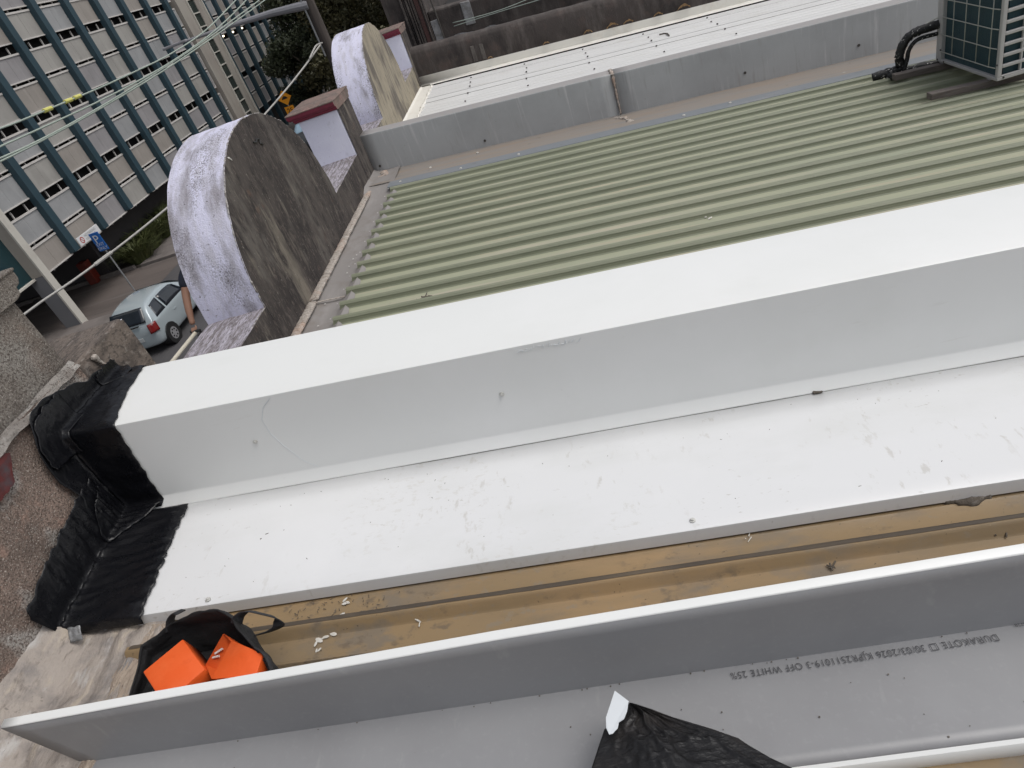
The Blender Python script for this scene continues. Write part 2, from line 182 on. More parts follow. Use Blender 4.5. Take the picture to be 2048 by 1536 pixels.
# ------------------------------------------------------------------ object helpers
ORG = {}
def tag(o, label=None, cat=None, group=None, kind=None):
    if label: o['label'] = label
    if cat: o['category'] = cat
    if group: o['group'] = group
    if kind: o['kind'] = kind
    return o
def thing(name, label, cat, loc=(0, 0, 0), group=None):
    o = bpy.data.objects.new(name, None); COL.objects.link(o); o.location = loc; o.empty_display_size = .1
    ORG[o] = Vector(loc); return tag(o, label, cat, group)
class B:
    def __init__(s): s.v = []; s.f = []; s.mi = []
    def add(s, vs, fs, mi=0):
        n = len(s.v); s.v += [tuple(v) for v in vs]; s.f += [tuple(i + n for i in f) for f in fs]; s.mi += [mi]*len(fs); return s
    def box(s, a, b, slope=0.0, mi=0, mat4=None):
        (x0, y0, z0), (x1, y1, z1) = a, b
        vs = [(x, y, z + slope*x) for x in (x0, x1) for y in (y0, y1) for z in (z0, z1)]
        if mat4 is not None: vs = [tuple(mat4 @ Vector(v)) for v in vs]
        return s.add(vs, [(0, 1, 3, 2), (4, 6, 7, 5), (0, 4, 5, 1), (2, 3, 7, 6), (0, 2, 6, 4), (1, 5, 7, 3)], mi)
    def quad(s, *p, mi=0): return s.add(p, [tuple(range(len(p)))], mi)
    def prism_x(s, poly, x0, x1, slope=0.0, mi=0, caps=(0, 0)):
        n = len(poly); vs = [(x0, y, z + slope*x0) for y, z in poly] + [(x1, y, z + slope*x1) for y, z in poly]
        s.add(vs, [(i, (i+1) % n, n + (i+1) % n, n + i) for i in range(n)], mi)
        s.add(vs[:n], [tuple(range(n))[::-1]], caps[0]); s.add(vs[n:], [tuple(range(n))], caps[1]); return s
    def strip_x(s, prof, x0, x1, slope=S, nx=1, mi=0):
        xs = [x0 + (x1-x0)*i/nx for i in range(nx+1)]; n = len(prof)
        vs = [(x, y, z + slope*x) for x in xs for y, z in prof]
        fs = [(i*n+j, (i+1)*n+j, (i+1)*n+j+1, i*n+j+1) for i in range(nx) for j in range(n-1)]
        return s.add(vs, fs, mi)
    def grid(s, fn, nu, nv, mi=0):
        vs = [fn(i/nu, j/nv) for i in range(nu+1) for j in range(nv+1)]
        return s.add(vs, [(i*(nv+1)+j, (i+1)*(nv+1)+j, (i+1)*(nv+1)+j+1, i*(nv+1)+j+1) for i in range(nu) for j in range(nv)], mi)
    def tube(s, path, r, n=8, cap=True, mi=0):
        P = [Vector(p) for p in path]; k = len(P); rr = r if isinstance(r, (list, tuple)) else [r]*k
        vs = []; up = Vector((0, 0, 1))
        for i, p in enumerate(P):
            t = (P[min(i+1, k-1)] - P[max(i-1, 0)]).normalized()
            a = t.cross(up)
            if a.length < 1e-3: a = t.cross(Vector((1, 0, 0)))
            a.normalize(); b = t.cross(a)
            vs += [p + (a*math.cos(2*math.pi*j/n) + b*math.sin(2*math.pi*j/n))*rr[i] for j in range(n)]
        fs = [(i*n+j, i*n+(j+1) % n, (i+1)*n+(j+1) % n, (i+1)*n+j) for i in range(k-1) for j in range(n)]
        if cap: fs += [tuple(range(n))[::-1], tuple(range((k-1)*n, k*n))]
        return s.add(vs, fs, mi)
    def disc(s, c, axis, r, h, n=16, mi=0):
        c = Vector(c); a = Vector(axis).normalized(); return s.tube([c - a*h/2, c + a*h/2], r, n, True, mi)
    def build(s, name, m, parent=None, bevel=0.0, smooth=False, solid=0.0, subdiv=0, jitter=0.0, jscale=8.0):
        org = ORG.get(parent, Vector((0, 0, 0))) if parent else Vector((0, 0, 0))
        me = bpy.data.meshes.new(name); me.from_pydata([tuple(Vector(v) - org) for v in s.v], [], s.f)
        for mm in (m if isinstance(m, (list, tuple)) else [m]): me.materials.append(mm)
        me.polygons.foreach_set('material_index', s.mi)
        bm = bmesh.new(); bm.from_mesh(me)
        bmesh.ops.remove_doubles(bm, verts=bm.verts, dist=1e-5)
        bmesh.ops.recalc_face_normals(bm, faces=bm.faces)
        if bevel:
            es = [e for e in bm.edges if len(e.link_faces) == 2 and e.calc_face_angle(0) > .5]
            bmesh.ops.bevel(bm, geom=es, offset=bevel, segments=2, profile=.5, affect='EDGES', clamp_overlap=True)
        if subdiv: bmesh.ops.subdivide_edges(bm, edges=bm.edges, cuts=subdiv, use_grid_fill=True)
        if jitter:
            for v in bm.verts:
                w = v.co + org; v.co += noise.noise_vector(w*jscale)*jitter
        bm.to_mesh(me); bm.free()
        if smooth:
            me.polygons.foreach_set('use_smooth', [True]*len(me.polygons))
            if smooth != 'all': me.set_sharp_from_angle(angle=R(35))
        o = bpy.data.objects.new(name, me); COL.objects.link(o)
        if parent is not None: o.parent = parent
        ORG[o] = org
        if solid:
            md = o.modifiers.new('solid', 'SOLIDIFY'); md.thickness = solid; md.offset = -1
        return o
def dup(o, dx=0, dy=0, dz=0, label=None, parent=None):
    """copy a thing with its parts and their sub-parts"""
    c = o.copy(); COL.objects.link(c); c.parent = parent
    if parent is None: c.location = o.location + Vector((dx, dy, dz))
    if label: c['label'] = label
    for ch in list(o.children): dup(ch, parent=c)
    return c
def nv(x, y, z, k=1.0): return noise.noise(Vector((x*k, y*k, z*k)))
def lump_tube(path, r, name, m, parent, n=12, k=26, amp=.5, flat=.62):
    """a hand-smeared ridge of mortar or sealant along a path: flattened, uneven, wrinkled across"""
    pts = [Vector(p) for p in path]; dens = []
    L = sum((pts[i+1]-pts[i]).length for i in range(len(pts)-1)); N = max(12, int(L*150))
    for i in range(N+1):
        f = i/N*(len(pts)-1); j = min(int(f), len(pts)-2); dens.append(pts[j].lerp(pts[j+1], f-j))
    vs = []
    for i, p in enumerate(dens):
        t = (dens[min(i+1, N)]-dens[max(i-1, 0)]).normalized(); a = t.cross(Vector((0, 0, 1)))
        if a.length < .3: a = t.cross(Vector((0, 1, 0)))
        a.normalize(); u = a.cross(t)
        w = r*(1 + amp*nv(p.x, p.y, p.z, k) + .3*amp*nv(p.x, p.y, p.z, k*4)); blk = 1 + .5*amp*(noise.cell(p*17) - .5)
        if i in (0, N): w *= .25
        for j in range(n):
            an = 2*math.pi*j/n; c, s_ = math.cos(an), math.sin(an)
            q = p + a*c*w*blk + u*(abs(s_)**.7*math.copysign(1, s_))*w*flat
            vs.append(q + noise.noise_vector(q*90)*r*.20 + u*.12*r*nv(p.x+an, p.y, p.z, 140))
    b = B(); b.v = vs; b.f = [(i*n+j, i*n+(j+1) % n, (i+1)*n+(j+1) % n, (i+1)*n+j) for i in range(N) for j in range(n)] + [tuple(range(n))[::-1], tuple(range(N*n, N*n+n))]; b.mi = [0]*len(b.f)
    return b.build(name, m, parent, smooth='all')
def text_mesh(body, name, m, parent, origin, xdir, ydir, size, lift=.002, align='LEFT', spacing=1.0, squeeze=1.0):
    cu = bpy.data.curves.new('txt', 'FONT'); cu.body = body; cu.size = size; cu.align_x = align; cu.space_character = spacing
    to = bpy.data.objects.new('txt', cu); COL.objects.link(to)
    dg = bpy.context.evaluated_depsgraph_get(); dg.update()
    me = bpy.data.meshes.new_from_object(to.evaluated_get(dg)); bpy.data.objects.remove(to)
    xd = Vector(xdir).normalized(); yd = Vector(ydir).normalized(); zd = xd.cross(yd); org = ORG.get(parent, Vector())
    for v in me.vertices: v.co = Vector(origin) + xd*v.co.x*squeeze + yd*v.co.y + zd*lift - org
    me.materials.clear(); me.materials.append(m); me.name = name
    o = bpy.data.objects.new(name, me); COL.objects.link(o); o.parent = parent; ORG[o] = org
    return o

# ================================================================== GROUND AND STREET
tag(B().quad((-600, -600, -.02), (600, -600, -.02), (600, 900, -.02), (-600, 900, -.02)).build('ground', M['concrete_path']), kind='structure')
tag(B().grid(lambda u, v: (-14.6 + 9.4*u, -60 + 260*v, 0), 4, 40).build('road', M['asphalt']), kind='structure')
tag(B().box((-19, -60, -.1), (-14.45, 21.15, .12)).build('footpath', M['concrete_path'], bevel=.02), kind='structure')
tag(B().box((-16.9, 26.15, -.1), (-14.45, 200, .12)).build('footpath', M['concrete_path'], bevel=.02), kind='structure')
tag(B().box((-5.2, -60, -.1), (-.4, 200, .12)).build('footpath', M['concrete_path'], bevel=.02), kind='structure')
drv = B().quad((-30, 21.2, .006), (-14.5, 21.2, .006), (-14.5, 26.1, .006), (-30, 26.1, .006))
tag(drv.build('driveway', M['concrete_drive']), kind='structure')
tag(B().box((-30, 26.1, -.1), (-17.2, 26.28, .16)).build('kerb', M['concrete_path'], bevel=.02), kind='structure')
tag(B().box((-19.6, 26.28, -.1), (-16.9, 45, .06)).build('garden_bed', M['debris']), kind='structure')

# ================================================================== CAR PARK BUILDING
XF = -16.653
cp = thing('car_park_building', 'long multi storey car park with grey mesh screens between dark teal fins', 'building', (XF, 30, 0))
fin_y = [23.48 + 2.158*i for i in range(9)]
def fin(y1, z0=2.08, z1=14.0, w=.37, d=.27): return B().box((XF-d, y1-w, z0), (XF, y1, z1))
fin0 = fin(fin_y[0]).build('fin', M['fin'], cp, bevel=.02)
for y in fin_y[1:]:
    c = fin0.copy(); COL.objects.link(c); c.parent = cp; c.location = (0, y-fin_y[0], 0)
XP = XF - .27
WB = [8.785 - 2.2335*k for k in range(-2, 3)]
zc = lambda z: 7 + (z-7)*1.0145
def panel_mesh(w, h, m, name='screen_panel'):
    fr, fd = .045, .05
    b = B()
    b.box((-.02, 0, 0), (fd, w, fr)); b.box((-.02, 0, h-fr*1.5), (fd, w, h)); b.box((-.02, 0, fr), (fd-.004, fr, h-fr*1.5)); b.box((-.02, w-fr, fr), (fd-.004, w, h-fr*1.5))
    b.box((-.015, fr, fr), (.018, w-fr, h-fr*1.5), mi=1)
    b.box((.018, w*.5-.012, fr), (.024, w*.5+.012, h-fr*1.5), mi=1)
    o = b.build(name, [M['frame'], m]); me = o.data; bpy.data.objects.remove(o); return me
pm = {}
def add_panel(y0, y1, z0, z1, mi):
    key = (round(y1-y0, 2), round(z1-z0, 2), mi)
    if key not in pm: pm[key] = panel_mesh(y1-y0, z1-z0, SP[mi])
    o = bpy.data.objects.new('screen_panel', pm[key]); COL.objects.link(o); o.parent = cp
    o.location = Vector((XP, y0, z0)) - ORG[cp]
posts = B(); slabs = B()
bays = [(21.36, 23.23)] + [(y, y+1.908) for y in fin_y[:-1]] + [(fin_y[-1], 41.55)]
for bi, (y0, y1) in enumerate(bays):
    for wb in WB:
        for (a, b_) in ((wb-1.198, wb-.305), (wb-2.2335, wb-1.288)):
            add_panel(y0+.03, y1-.03, zc(a), zc(b_), rng.integers(0, 4))
        for fr in (.36, .78):
            yp = y0 + (y1-y0)*fr
            posts.box((XP-.10, yp-.02, zc(wb-2.3)), (XP-.05, yp+.02, zc(wb)))
wing = [45.15 + 1.75*i for i in range(10)]
fw = B().box((XF-.27, wing[0]-.2, 0), (XF, wing[0]+.12, 14)).build('fin', M['fin'], cp, bevel=.02)
for y in wing[1:]:
    c = fw.copy(); COL.objects.link(c); c.parent = cp; c.location = (0, y-wing[0], 0)
for y in wing[:-1]:
    for wb in WB:
        for (a, b_) in ((wb-1.198, wb-.305), (wb-2.2335, wb-1.288)):
            add_panel(y+.15, y+1.52, zc(a), zc(b_), rng.integers(0, 4))
        yp = y + .9
        posts.box((XP-.10, yp-.02, zc(wb-2.3)), (XP-.05, yp+.02, zc(wb)))
tag(posts.build('opening_posts', M['frame'], cp), kind='stuff')
core = B(); core.box((-40, 26.2, 2.12), (XP-.42, 62, 13.9)); core.box((-40, 21.3, 2.12), (XP-.42, 26.2, 13.9)); core.box((-40, 45, 0), (XP-.43, 62, 2.12))
core.build('dark_interior_block', M['black_void'], cp)  # solid black block stands in for the unlit interior behind the screens
core = B(); core.box((-31, 21.3, 0), (-30, 45, 2.12)); core.box((-30, 44, 0), (XP-.4, 44.2, 2.12))
core.build('undercroft_wall', M['black_void'], cp)  # near-black colour stands in for the shade deep in the undercroft
B().box((-30, 26.5, 0), (-18.6, 26.7, 2.1)).build('undercroft_wall', M['charcoal'], cp)
B().box((-18.8, 26.7, 0), (-18.4, 44, 2.1)).build('garden_wall', M['charcoal'], cp)
# stair tower: beige piers, pale edges, dark glass strip with transoms
B().box((XF-.6, 41.62, 0), (XF-.02, 42.80, 14)).build('tower_pier', M['beige'], cp, bevel=.01)
B().box((XF-.6, 42.80, 0), (XF+.06, 42.90, 14)).build('pier_edge', M['pale_edge'], cp, bevel=.01)
B().box((XF-.6, 43.95, 0), (XF-.02, 44.76, 14)).build('tower_pier', M['beige'], cp, bevel=.01)
B().box((XF-.6, 44.76, 0), (XF+.06, 44.88, 14)).build('pier_edge', M['pale_edge'], cp, bevel=.01)
B().box((XF-.6, 42.9, 0), (XF-.06, 43.95, 14)).build('stair_glazing', M['tower_glass'], cp)
for k in range(18):
    z = 1.6 + .704*k
    o = B().box((XF-.06, 42.9, z), (XF-.01, 43.95, z+.06)).build('transom', M['pale_edge'], cp) if k == 0 else None
    if o: tr0 = o
    else:
        c = tr0.copy(); COL.objects.link(c); c.parent = cp; c.location = (0, 0, .704*k)
# end pier, grey painted foot, teal glazing of the lobby
B().box((-17.12, 21.02, 2.12), (XF-.02, 21.33, 14)).build('end_pier', M['beige'], cp, bevel=.01)
B().box((XF-.02, 21.01, 0), (XF+.06, 21.34, 14)).build('pier_edge', M['pale_edge'], cp, bevel=.01)
B().box((-17.3, 21.03, 0), (XF-.02, 21.32, 2.12)).build('painted_foot', M['grey_paint'], cp, bevel=.01)
B().box((-17.6, 5, 2.12), (-17.1, 21.02, 14)).build('lobby_glazing', M['teal_glass'], cp)
B().box((-17.6, 5, 2.04), (-17.0, 21.02, 2.12)).build('lobby_sill', M['pale_edge'], cp, bevel=.01)
lw = B().box((-19.2, 5, 0), (-18.9, 21.02, 2.05)); lw.build('lobby_wall', M['black_void'], cp)  # blackened to stand for the shaded recess below the lobby glazing
B().box((-40, 5, 13.9), (XF, 62, 14.3)).build('roof', M['beige'], cp)
B().box((XF-.45, 20.2, .75), (XF-.44, 20.21, .76)).build('door_hinge', M['black'], cp)
g = B()
for (y, z) in ((46.1, 6.44), (47.85, 6.44), (49.6, 6.44)): g.tube([(XP-.02, y-.06, zc(z)), (XP-.02, y+.06, zc(z))], .05, 8)
g.build('lit_globe', M['lamp_glow'], cp)
# small black meter box and round grille on the painted foot
g = B().box((-17.6, 20.93, 1.30), (-17.3, 21.03, 1.44)); g.build('meter_box', M['black'], cp)
tag(B().box((-19.3, 25.85, 0), (-18.9, 26.25, 1.0)).build('ticket_cabinet', M['red_box'], bevel=.03), 'red cabinet standing in the dark car park undercroft', 'cabinet')

# white no parking sign on the car park screens
ws = thing('wall_sign', 'long white sign with a red ring fixed low on the car park screens', 'sign', (XF+.06, 24.2, 2.3))
wb_ = B(); wb_.box((XF+.04, 23.46, 2.12), (XF+.07, 24.93, 2.45)); wb_.build('sign_board', M['sign_white'], ws, bevel=.01)
rg = B()
for i in range(24):
    a0, a1 = 2*math.pi*i/24, 2*math.pi*(i+1)/24
    rg.quad(*[(XF+.075, 23.70 + r*math.cos(a), 2.285 + r*math.sin(a)) for r, a in ((.12, a0), (.12, a1), (.085, a1), (.085, a0))])
rg.quad((XF+.075, 23.62, 2.35), (XF+.075, 23.64, 2.37), (XF+.075, 23.78, 2.22), (XF+.075, 23.76, 2.20))
rg.build('red_ring', M['sign_red'], ws)
text_mesh('NO PARKING\nKEEP CLEAR', 'sign_lettering', M['sign_grey'], ws, (XF+.072, 23.92, 2.31), (0, 1, 0), (0, 0, 1), .13)

# blue parking sign on a post
ps = thing('parking_sign', 'blue parking sign on a thin galvanised post beside the driveway', 'sign', (-15.18, 22.6, 0))
B().tube([(-15.2, 22.63, -.02), (-15.2, 22.63, 2.6)], .03, 10).build('post', M['galv'], ps, smooth=True)
B().box((-15.375, 22.56, 1.93), (-14.985, 22.59, 2.62)).build('sign_plate', M['sign_blue'], ps, bevel=.01)
text_mesh('P', 'letter', M['sign_white'], ps, (-15.30, 22.556, 2.24), (1, 0, 0), (0, 0, 1), .42)
text_mesh('EXIT\nONLY', 'lettering', M['sign_white'], ps, (-15.18, 22.556, 2.13), (1, 0, 0), (0, 0, 1), .15, align='CENTER')

# yellow warning sign further along
ys = thing('warning_sign', 'yellow diamond road hump sign with a small plate below it', 'sign', (-13.5, 41.5, 0))
B().tube([(-13.4, 41.54, 0), (-13.4, 41.54, 2.95)], .035, 8).build('post', M['galv'], ys, smooth=True)
yb = B(); cx, cz, rr = -13.4, 2.56, .42
yb.add([(cx-rr, 41.5, cz), (cx, 41.5, cz-rr), (cx+rr, 41.5, cz), (cx, 41.5, cz+rr), (cx-rr, 41.48, cz), (cx, 41.48, cz-rr), (cx+rr, 41.48, cz), (cx, 41.48, cz+rr)],
       [(0, 1, 2, 3), (7, 6, 5, 4), (0, 4, 5, 1), (1, 5, 6, 2), (2, 6, 7, 3), (3, 7, 4, 0)]); yb.build('diamond_plate', M['sign_yellow'], ys)
hb = B(); hb.add([(cx-.2, 41.475, cz-.06), (cx+.2, 41.475, cz-.06), (cx+.12, 41.475, cz+.05), (cx, 41.475, cz+.11), (cx-.12, 41.475, cz+.05)], [(0, 1, 2, 3, 4)]); hb.build('hump_symbol', M['black'], ys)
B().box((cx-.28, 41.48, 1.66), (cx+.28, 41.5, 2.08)).build('speed_plate', M['sign_yellow'], ys)
text_mesh('25', 'lettering', M['black'], ys, (cx, 41.475, 1.73), (1, 0, 0), (0, 0, 1), .36, align='CENTER')

# ================================================================== STREET POLE, LAMP, WIRES
sl = thing('street_light_pole', 'dark timber power pole carrying a long grey street light arm', 'street light', (-5.83, 27.7, 0))
B().tube([(-5.83, 27.7, 0), (-5.85, 27.7, 5), (-5.87, 27.7, 12)], [.23, .2, .16], 14).build('pole', M['pole'], sl, smooth=True)
B().tube([(-6.06, 27.55, 4.9), (-6.07, 27.52, 12)], .035, 8).build('conduit', M['galv'], sl, smooth=True)
arm = [(-5.9, 27.6, 6.62), (-7.3, 27.6, 6.78), (-9.0, 27.6, 6.88), (-10.7, 27.6, 6.93)]
B().tube(arm, [.16, .12, .075, .05], 10).build('lamp_arm', M['lamp_grey'], sl, smooth=True)
lh = B().box((-11.75, 27.5, 6.90), (-10.75, 27.72, 7.0)); lh.build('lamp_head', M['lamp_grey'], sl, bevel=.03)
B().disc((-11.35, 27.6, 7.08), (0, 0, 1), .06, .12, 10).build('photo_cell', M['sign_grey'], sl, smooth=True)

def wire(pts, r, name, label, m, cat='cable'):
    pts = [Vector(p) for p in pts]; out = []
    for i in range(len(pts)-1):          # Catmull-Rom through the points
        p0, p1, p2, p3 = pts[max(i-1, 0)], pts[i], pts[i+1], pts[min(i+2, len(pts)-1)]
        for k in range(4):
            t = k/4; out.append(.5*((2*p1) + (p2-p0)*t + (2*p0-5*p1+4*p2-p3)*t*t + (3*p1-p0-3*p2+p3)*t**3))
    out.append(pts[-1])
    o = B().tube(out, r, 6).build(name, m, smooth='all'); return tag(o, label, cat)
xw = -6.2
W1P = [(9.95, 6.81), (10.89, 6.79), (12.16, 6.785), (13.35, 6.78), (15.0, 6.80), (16.56, 6.84), (18.73, 6.99), (21.11, 7.31), (24.5, 7.85), (27.6, 8.5)]
W2P = [(9.71, 6.6), (11.0, 6.59), (12.9, 6.59), (14.79, 6.63), (16.96, 6.73), (19.7, 6.96), (23.15, 7.42), (27.6, 8.2)]
W3P = [(9.56, 6.47), (10.95, 6.45), (12.89, 6.50), (15.74, 6.64), (18.69, 6.83), (20.55, 6.98), (24.36, 7.3), (27.6, 7.7)]
W4P = [(9.51, 6.43), (10.98, 6.43), (12.93, 6.48), (15.77, 6.60), (18.77, 6.79), (20.46, 6.91), (24.91, 7.25), (27.6, 7.55)]
lab = ['topmost pale green power line with yellow marker sleeves', 'second power line from the top, hanging just below the sleeved one', 'third pale green power line, upper one of the low pair', 'lowest pale green power line along the street']
for i, wp in enumerate((W1P, W2P, W3P, W4P)):
    ext = [(xw, -6.0, wp[0][1]+.80), (xw, -1.0, wp[0][1]+.38), (xw, 3.0, wp[0][1]+.16), (xw, 6.5, wp[0][1]+.045)]
    o = wire(ext + [(xw, y, z) for y, z in wp], .016, 'power_line', lab[i], M['wire']); o['group'] = 'power lines along the street'
    if i == 0:
        for (a, b_) in ((11.53, 11.75), (12.16, 12.37), (12.46, 12.66)):
            B().tube([(xw, a, 6.789), (xw, b_, 6.785)], .034, 8).build('marker_sleeve', M['yellow'], o, smooth=True)
A_, B_ = Vector((-6.0, 27.3, 5.32)), Vector((-11.0, 13.43, 3.22))
pts = [A_ + (B_-A_)*t - Vector((0, 0, 2.0*t*(1-t))) for t in [i/10 for i in range(11)]] + [B_ + (B_-A_)*.15 + Vector((0, 0, .1))]
sc_ = wire(pts, .030, 'service_cable', 'thick grey service cable slung across the street in front of the blue sign', M['cable'])
p_ = A_ + (B_-A_)*.815 - Vector((0, 0, 2*.815*.185)); q_ = A_ + (B_-A_)*.855 - Vector((0, 0, 2*.855*.145))
B().tube([p_, q_], .046, 8).build('cable_clamp', M['cable'], sc_, smooth=True)
wire([(-5.95, 27.5, 5.35), (-6.1, 27.2, 5.36), (-6.2, 26.8, 5.25), (-6.25, 26.2, 5.1)], .03, 'cable_loop', 'short loop of grey cable at the timber pole', M['cable'])

# ================================================================== VEHICLES
def make_car(name, label, paint, loc, facing=1, windscreen=None):
    root = thing(name, label, 'car', (0, 0, 0))
    ys_ = [0, .05, .12, .2, .45, .9, 1.5, 1.9, 2.2, 2.72, 3.1, 3.4, 3.56, 3.62]
    zt = [.70, .90, .99, 1.10, 1.41, 1.485, 1.49, 1.45, 1.30, .97, .90, .80, .66, .52]
    w_ = [.62, .74, .78, .80, .815, .825, .83, .83, .83, .82, .79, .72, .62, .52]
    zb_ = [.34, .26, .24, .22, .2, .18, .18, .18, .18, .18, .2, .22, .26, .32]
    def sec(i):
        y, t, w, b = ys_[i], zt[i], w_[i], zb_[i]
        belt = min(.93, t-.03); g = max(0, min(1, (t-.97)/.45)); wr = w*(1-.26*g)
        half = [(0, b), (w*.86, b), (w*.97, b+.1), (w, min(.55, belt-.02)), (w*.985, belt-.05*g), (w*.965, belt), (w*.965+(wr-w*.965)*.5, belt+(t-.05-belt)*.5), (wr, t-.07*g-.01), (wr*.86, t-.012), (0, t+.012)]
        return [(x, y, z) for x, z in half] + [(-x, y, z) for x, z in half[-2:0:-1]]
    secs = [sec(i) for i in range(len(ys_))]; n = len(secs[0]); b = B()
    b.add([p for s_ in secs for p in s_], [(i*n+j, i*n+(j+1) % n, (i+1)*n+(j+1) % n, (i+1)*n+j) for i in range(len(secs)-1) for j in range(n)] + [tuple(range(n))[::-1], tuple(range((len(secs)-1)*n, len(secs)*n))])
    body = b.build('body', paint, root, smooth='all')
    md = body.modifiers.new('sub', 'SUBSURF'); md.levels = 2; md.render_levels = 2
    def itp(y, arr): return float(np.interp(y, ys_, arr))
    def side(y, t, sgn, off=.012):
        w, tp = itp(y, w_), itp(y, zt); g = max(0, min(1, (tp-.97)/.45)); wr = w*(1-.26*g); belt = .93
        z = belt + (tp-.08-belt)*t; return (sgn*(w*.965 + (wr-w*.965)*t + off), y, z)
    for sgn in (1, -1):
        for (ya, yb2, yc, yd) in ((.42, .98, 1.0, .58), (1.06, 2.30, 2.05, 1.08)):   # bottom rear, bottom front, top front, top rear
            gb = B().grid(lambda u, v: side((ya+(yb2-ya)*u)*(1-v)+(yd+(yc-yd)*u)*v, .08+.80*v, sgn), 6, 4)
            gb.build('side_window', M['car_glass'], root, smooth='all', solid=.01)
    def rear(u, v):
        y = .13 + .29*v; z = itp(y, zt); return ((u-.5)*1.18*(1-.10*v), y-.03, z + .012)
    B().grid(rear, 8, 6).build('rear_window', M['car_glass'], root, smooth='all', solid=.01)
    def front(u, v):
        y = 2.68 - .62*v; return ((u-.5)*1.36*(1-.14*v), y+.01, itp(y, zt) + .02)
    B().grid(front, 8, 6).build('windscreen', windscreen or M['car_glass'], root, smooth='all', solid=.01)
    for sgn in (1, -1):
        tl = B().grid(lambda u, v: (sgn*(.60+.215*u - .02*v*u + .012), .01+.20*u*u + .05*v - .05, .68+.27*v), 6, 4)
        tl.build('tail_light', M['tail_red'], root, smooth='all', solid=.03)
        hl = B().grid(lambda u, v: (sgn*(.42+.26*u), 3.56-.16*u*u-.1*v, .62+.16*v), 5, 3)
        hl.build('headlight', M['sign_white'], root, smooth='all', solid=.02)
        for yw in (.58, 2.95):
            wh = B().disc((sgn*.735, yw, .285), (1, 0, 0), .285, .19, 28).build('wheel', M['tyre'], root, bevel=.02, smooth=True)
            rm = B().disc((sgn*.832, yw, .285), (1, 0, 0), .185, .02, 24); rm.disc((sgn*.842, yw, .285), (1, 0, 0), .05, .02, 12)
            for k in range(7):
                a = 2*math.pi*k/7; rm.disc((sgn*.845, yw+.12*math.cos(a), .285+.12*math.sin(a)), (1, 0, 0), .03, .012, 8, mi=1)
            rm.build('rim', [M['rim'], M['tyre']], wh)
            ar = B().disc((sgn*.70, yw, .30), (1, 0, 0), .335, .282, 28).build('wheel_arch', M['black'], root)
        mb_ = B().box((sgn*.86-.05, 2.15, .95), (sgn*.86+.05, 2.27, 1.06)).build('wing_mirror', paint, root, bevel=.03, smooth=True)
        B().box((sgn*.835-.008, 1.2, .74), (sgn*.835+.008, 1.36, .77)).build('door_handle', paint, root, bevel=.004)
    B().box((-.27, -.02, .50), (.27, .0, .62)).build('number_plate', M['plate'], root, bevel=.005)
    B().box((-.01, -.0, .96), (.35, .06, .985)).build('wiper', M['black'], root)
    B().box((-.08, .0, .80), (.08, .03, .83)).build('boot_handle', M['black'], root)
    root.location = loc; root.rotation_euler = (0, 0, 0 if facing == 1 else math.pi)
    return root
make_car('hatchback_car', 'pale silver blue hatchback seen from behind on the road below', M['car_paint'], (-11.62, 16.58, 0), 1)
make_car('dark_car', 'dark car facing the shops, glimpsed between the rounded parapet and pillar', M['dark_paint'], (-12.0, 41.0, 0), -1, M['sky_reflection_glass'])

# ================================================================== TREES AND PLANTS
def leaf_cloud(blobs, n, size, stretch=1.0):
    """leaf-sized quads scattered through ellipsoid clumps"""
    P = []; 
    for (c, r, k) in blobs:
        k = int(n*k); d = rng.normal(size=(k, 3)); d /= np.linalg.norm(d, axis=1)[:, None]
        rad = rng.random(k)**(1/2.2); P.append(np.array(c) + d*rad[:, None]*np.array(r))
    P = np.concatenate(P); k = len(P)
    a = rng.normal(size=(k, 3)); a /= np.linalg.norm(a, axis=1)[:, None]
    b = np.cross(a, rng.normal(size=(k, 3))); b /= np.linalg.norm(b, axis=1)[:, None]
    s = size*(.5+rng.random(k))[:, None]; a = a*s*stretch; b = b*s*.45
    V = np.stack([P-a, P+b, P+a, P-b], 1).reshape(-1, 3)
    F = np.arange(4*k).reshape(-1, 4); return V, F
def np_obj(name, V, F, m, parent=None):
    org = np.array(ORG.get(parent, Vector())) if parent else np.zeros(3)
    me = bpy.data.meshes.new(name); me.vertices.add(len(V)); me.vertices.foreach_set('co', (V-org).ravel())
    me.loops.add(F.size); me.loops.foreach_set('vertex_index', F.ravel().astype(np.int32))
    me.polygons.add(len(F)); me.polygons.foreach_set('loop_start', np.arange(0, F.size, F.shape[1], dtype=np.int32))
    me.update(calc_edges=True); me.materials.append(m)
    o = bpy.data.objects.new(name, me); COL.objects.link(o); o.parent = parent; return o
